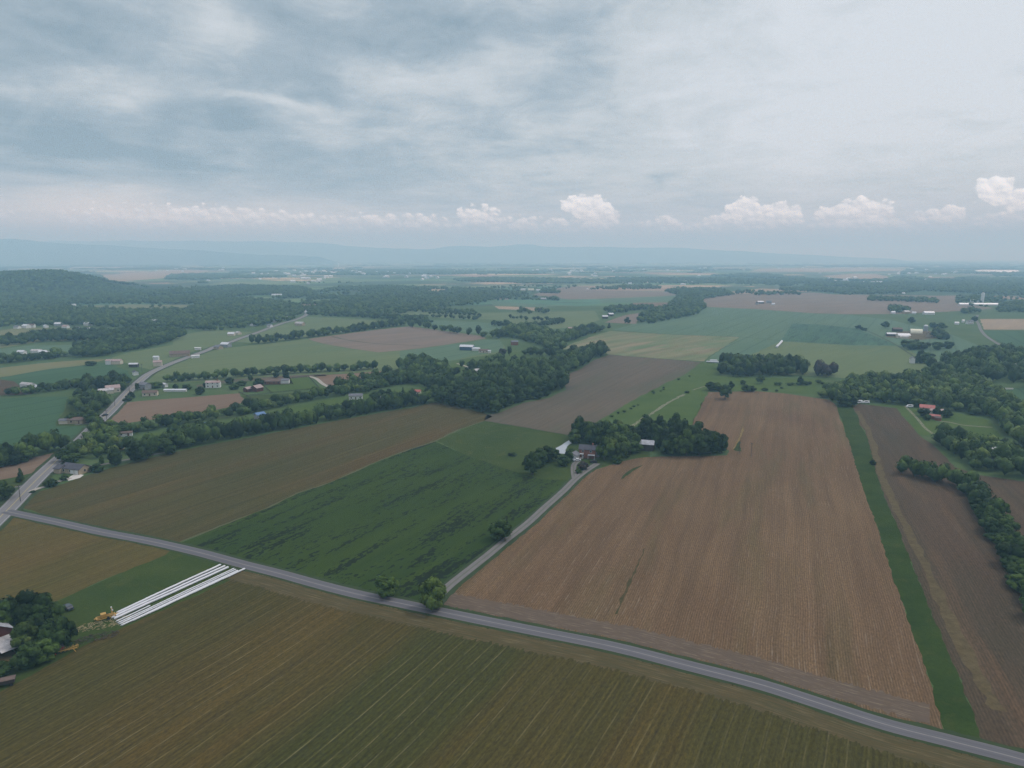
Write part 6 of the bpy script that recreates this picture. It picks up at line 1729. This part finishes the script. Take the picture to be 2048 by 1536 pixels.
# yellow bale wrapper at the end of the tubes
x, y = G(217, 1236)
t = empty('bale_wrapper', (x, y, 0.1), R(38), label='yellow tube bale wrapper standing at the end of the white tubes', cat='farm machine')
b = MB(); b.box(-4.2, 3.0, -0.2, 0.2, 0.6, 0.9); b.box(-3.6, 2.2, -1.3, -1.1, 0.55, 0.85); b.box(-3.6, 2.2, 1.1, 1.3, 0.55, 0.85); b.box(-3.6, -3.3, -1.3, 1.3, .55, .85); b.box(1.9, 2.2, -1.3, 1.3, .55, .85)
b.build('chassis', MAT['yellow_paint'], t)
b = MB(); pts = [(1.2, 1.35 * math.cos(a), 1.55 + 1.35 * math.sin(a)) for a in np.linspace(0, 2 * math.pi, 21)]; b.tube(pts, 0.13, 6); b.build('wrapping_ring', MAT['yellow_paint'], t)
b = MB(); b.box(-2.2, -0.6, -0.8, 0.8, 0.9, 2.0); b.build('engine_cover', MAT['yellow_paint'], t)
for q in (-1.5, 1.5):
    b = MB(); wheel(b, -0.2, q, .5, .35); b.build('wheel', MAT['rubber'], t)
for q in (-1.1, 1.1):
    b = MB(); b.tube([(1.25, q - .25, 2.9), (1.25, q + .25, 2.9)], .25, 10); b.build('film_roll', MAT['white_wrap'], t)
# machines under the grove
x, y = G(130, 1306)
t = empty('hay_rake', (x, y, 0.1), R(28), label='folded yellow hay rake beside the lower left grove', cat='farm machine')
b = MB(); b.box(-3.6, 3.2, -.12, .12, .7, .95); b.tube([(-3.4, 0, .8), (-4.4, -1.6, .5)], .09, 6); b.tube([(2.2, 0, .8), (3.0, -1.7, .5)], .09, 6); b.tube([(0, .0, .9), (3.6, 1.3, 1.1)], .1, 6); b.build('frame', MAT['yellow_paint'], t)
for k in range(5):
    b = MB(); c = Vector((-1.0 + k * 1.05, .55 + .12 * k, .85)); pts = [c + Vector((0.35 * math.sin(a), 0.2 * math.cos(a), .62 * math.cos(a))) for a in np.linspace(0, 2 * math.pi, 13)]; b.tube(pts, .06, 5)
    for q in range(4):
        a = q * math.pi / 4; v = Vector((0.33 * math.sin(a), 0.2 * math.cos(a), .6 * math.cos(a))); b.tube([c - v, c + v], .035, 4)
    b.build('rake_wheel', MAT['yellow_paint'], t)
b = MB(); wheel(b, -2.2, 0.6, .36, .22); b.build('wheel', MAT['rubber'], t)
x, y = G(115, 1304)
t = empty('seed_hopper', (x, y, 0.1), R(20), label='red hopper cart with a faded pink lid left of the yellow rake', cat='farm machine')
b = MB(); b.add([(-1.8, -.9, 1.0), (1.8, -.9, 1.0), (1.8, .9, 1.0), (-1.8, .9, 1.0), (-2.1, -1.2, 1.9), (2.1, -1.2, 1.9), (2.1, 1.2, 1.9), (-2.1, 1.2, 1.9)], [(0, 3, 2, 1), (4, 5, 6, 7), (0, 1, 5, 4), (1, 2, 6, 5), (2, 3, 7, 6), (3, 0, 4, 7)]); b.build('hopper', MAT['red_paint'], t)
b = MB(); b.box(-2.15, 2.15, -1.25, 1.25, 1.9, 2.0); b.build('lid', MAT['pink_roof'], t)
for q in (-1.15, 1.15):
    b = MB(); wheel(b, 0, q, .55, .3); b.build('wheel', MAT['rubber'], t)
b = MB(); b.box(-3.4, -1.6, -.08, .08, .7, .85); b.build('drawbar', MAT['red_paint'], t)
x, y = G(97, 1316)
t = empty('disc_mower', (x, y, 0.1), R(12), label='low red implement half under the grove', cat='farm machine')
b = MB(); b.box(-1.9, 1.9, -.7, .7, .35, .75); b.box(-2.6, -1.9, -.1, .1, .5, .7); b.build('deck', MAT['red_paint'], t)
b = MB(); b.box(-1.7, 1.7, -.62, .62, .75, .9); b.build('cover', MAT['barn_red'], t)
for q in (-.85, .85):
    b = MB(); wheel(b, 1.3, q, .35, .2); b.build('wheel', MAT['rubber'], t)
x, y = G(9, 1372)
t = empty('hay_wagon', (x, y, 0.1), R(28), label='small dark wagon with a brown top at the lower left edge', cat='wagon')
b = MB(); b.box(-2.6, 2.6, -1.1, 1.1, .9, 1.9); b.build('box_body', MAT['dark_wall'], t)
b = MB(); b.box(-2.75, 2.75, -1.25, 1.25, 1.9, 2.0); b.build('top', MAT['brown_roof'], t)
for xx in (-1.8, 1.8):
    for q in (-1.05, 1.05):
        b = MB(); wheel(b, xx, q, .45, .25); b.build('wheel', MAT['rubber'], t)


def car(px, py, rot, paint, label, name='parked_car', van=False, s=1.0, cat='car'):
    x, y = G(px, py)
    t = empty(name, (x, y, 0.16), R(rot), label=label, cat=cat)
    prof = [(-2.2, .35), (-2.25, .75), (-2.1, .95), (-1.2, 1.0), (-.6, 1.45), (1.1, 1.48), (1.75, 1.0), (2.2, .92), (2.25, .4)] if not van else \
           [(-2.5, .4), (-2.55, 1.1), (-2.0, 1.35), (-1.5, 2.1), (2.5, 2.15), (2.55, .4)]
    b = MB()
    n = len(prof)
    for yy in (-.88, .88):
        b.v += [(a * s, yy * s, z * s) for a, z in prof]
    b.f += [list(range(n))[::-1], list(range(n, 2 * n))] + [[i, (i + 1) % n, n + (i + 1) % n, n + i] for i in range(n)]
    b.build('body', MAT[paint], t)
    g = MB()
    z0, z1, a0, a1 = (1.03, 1.38, -.95, 1.45) if not van else (1.35, 1.9, -1.6, 1.0)
    g.box(a0 * s, a1 * s, -.9 * s, .9 * s, z0 * s, z1 * s)
    g.build('window', MAT['window_glass'], t)
    for xx in (-1.4, 1.4):
        for yy in (-.82, .82):
            b = MB(); wheel(b, xx * s, yy * s, .33 * s, .22 * s, 12); b.build('wheel', MAT['rubber'], t)
    return t


car(1154, 922, 10, 'white_car', 'white car parked in front of the garage', van=False)
car(1187, 926, -12, 'dark_car', 'dark car parked beside the brick farmhouse')
car(135, 1219, -32, 'dark_car', 'dark estate car on the grass right of the grove', s=1.1)
car(210, 832, 68, 'dark_car', 'dark car driving on the highway', name='moving_car')
car(1819, 815, 0, 'white_car', 'white van parked left of the red roofed house', van=True, cat='van')
car(1881, 828, 10, 'white_car', 'white van right of the red roofed house', van=True, cat='van')
car(1717, 807, 5, 'white_car', 'larger white trailer at the edge of the broad wood', 'camper_trailer', True, 1.2, 'trailer')
car(1732, 807, -5, 'white_car', 'smaller white trailer at the edge of the broad wood', 'camper_trailer', True, 1.0, 'trailer')
bale_tube((1413, 725), (1436, 726), 1.1, 'short white silage tube at the corner of the rectangular wood', seed=31)
bale_tube((1420, 722.5), (1433, 723), 1.1, 'grey white silage tube just behind the short one', seed=32)
bale_tube((1554, 696), (1563, 684.5), 1.6, 'lone white silage tube slanting in the far green field', seed=33)


def pole(px, py, h, label, arm=True):
    x, y = G(px, py)
    t = empty('utility_pole', (x, y, 0), R(30), label=label, cat='pole', group=None)
    b = MB(); b.tube([(0, 0, -.2), (0, 0, h)], [.17, .12], 8); b.build('pole_shaft', MAT['wood_post'], t)
    if arm:
        b = MB(); b.box(-1.2, 1.2, -.07, .07, h - 1.0, h - .8); b.build('crossarm', MAT['wood_post'], t)
        for q in (-1.0, 0.9):
            b = MB(); b.tube([(q, 0, h - .8), (q, 0, h - .6)], .06, 6); b.build('insulator', MAT['grey_wall'], t)


for i, (px, py, h, lb) in enumerate([(1502, 913, 9, 'utility pole in the tilled field right of the grove tip'), (1478, 908, 8, 'utility pole beside the green sliver in the tilled field'),
                                     (1260, 911, 9, 'pale utility pole at the foot of the farmhouse grove'), (284, 744, 9, 'utility pole beside the highway bend'), (259, 785, 9, 'utility pole at the highway crossroads'),
                                     (230, 812, 9, 'utility pole on the highway verge by the red soil field'), (214, 842, 9, 'utility pole on the highway verge by the tree belt'), (41, 1003, 9, 'utility pole on the highway verge at the olive field tip'),
                                     (185, 843, 9, 'utility pole by the bungalow drive'), (257, 893, 9, 'utility pole in the gardens behind the olive field'),
                                     (738, 786, 10, 'utility pole beside the grey cottage')]):
    pole(px, py, h, lb)


def fence(line, label, step=9.0, name='paddock_fence'):
    L = [Vector((*G(*p), 0)) for p in line]
    t = empty(name, L[0], 0, label=label, cat='fence')
    rl, ps = MB(), MB()
    for a, b_ in zip(L, L[1:]):
        d = b_ - a
        n = max(1, int(d.length / step))
        nr = Vector((-d.y, d.x, 0)).normalized() * .05
        for z in (.5, .95, 1.35):
            p, q_ = a - L[0], b_ - L[0]
            rl.add([p - nr + Vector((0, 0, z)), q_ - nr + Vector((0, 0, z)), q_ + nr + Vector((0, 0, z)), p + nr + Vector((0, 0, z)),
                    p - nr + Vector((0, 0, z + .16)), q_ - nr + Vector((0, 0, z + .16)), q_ + nr + Vector((0, 0, z + .16)), p + nr + Vector((0, 0, z + .16))],
                   [(0, 1, 2, 3), (4, 5, 6, 7), (0, 1, 5, 4), (1, 2, 6, 5), (2, 3, 7, 6), (3, 0, 4, 7)])
        for i in range(n + 1):
            c = a + d * (i / n) - L[0]
            ps.box(c.x - .12, c.x + .12, c.y - .12, c.y + .12, 0, 1.6)
    rl.build('rails', MAT['fence_rail'], t)
    ps.build('posts', MAT['fence_rail'], t)


fence([(528, 774), (544, 787), (639, 778), (617, 754), (584, 757)], 'dark rail fence around the bright green paddock')
fence([(478, 786), (494, 793), (542, 788)], 'dark rail fence in front of the red barns')
fence([(494, 793), (507, 803)], 'dark rail fence running down to the tree belt')
fence([(530, 771), (586, 769), (578, 763)], 'dark rail fence behind the paddock by the long house')
# brush pile and straw by the wrapper, loose hay
for nm, px, py, rad, hh, mt, lb, cnt in [('brush_pile', 192, 1276, 5.0, 1.0, 'brush', 'heap of dark brush on the edge of the lower left lawn', 150), ('straw_litter', 208, 1248, 6.5, 0.12, 'straw', 'torn straw scattered on the grass below the bale wrapper', 200)]:
    x, y = G(px, py)
    b = MB()
    r_ = random.Random(3)
    for k in range(cnt):
        a, q = r_.uniform(0, 6.28), rad * math.sqrt(r_.random())
        c = Vector((q * math.cos(a) * 1.3, q * math.sin(a) * .6, .1 + hh * max(0, 1 - q / rad) * r_.random()))
        d = Vector((r_.uniform(-1, 1), r_.uniform(-1, 1), r_.uniform(-.2, .4) * (hh > .5))) * r_.uniform(.3, .9)
        b.tube([c - d, c + d * .2, c + d], [.05, .1, .04], 4)
    o = b.build(nm, MAT[mt], None, (x, y, .12))
    o.rotation_euler.z = R(28)
    tag(o, lb, nm.replace('_', ' '), None, 'stuff')


# ------------------------------------------------------------------ the air
hm = bpy.data.meshes.new('haze')
hb = MB().box(-big - 500, big + 500, -1200, big + 500, -1.0, 505.0)
hm.from_pydata(hb.v, [], hb.f)
m, T = new_mat('haze_air')
pv = T.node('ShaderNodeVolumePrincipled', {'Color': (*HAZE_COLOR, 1), 'Density': HAZE_DENSITY, 'Anisotropy': 0.0, 'Absorption Color': (0.67, 0.50, 0.92, 1)})
ho = T.node('ShaderNodeOutputMaterial')
T.t.links.new(pv.outputs[0], ho.inputs['Volume'])
haze = link('haze', hm, m)
tag(haze, kind='stuff', label='pale blue haze over the whole valley')
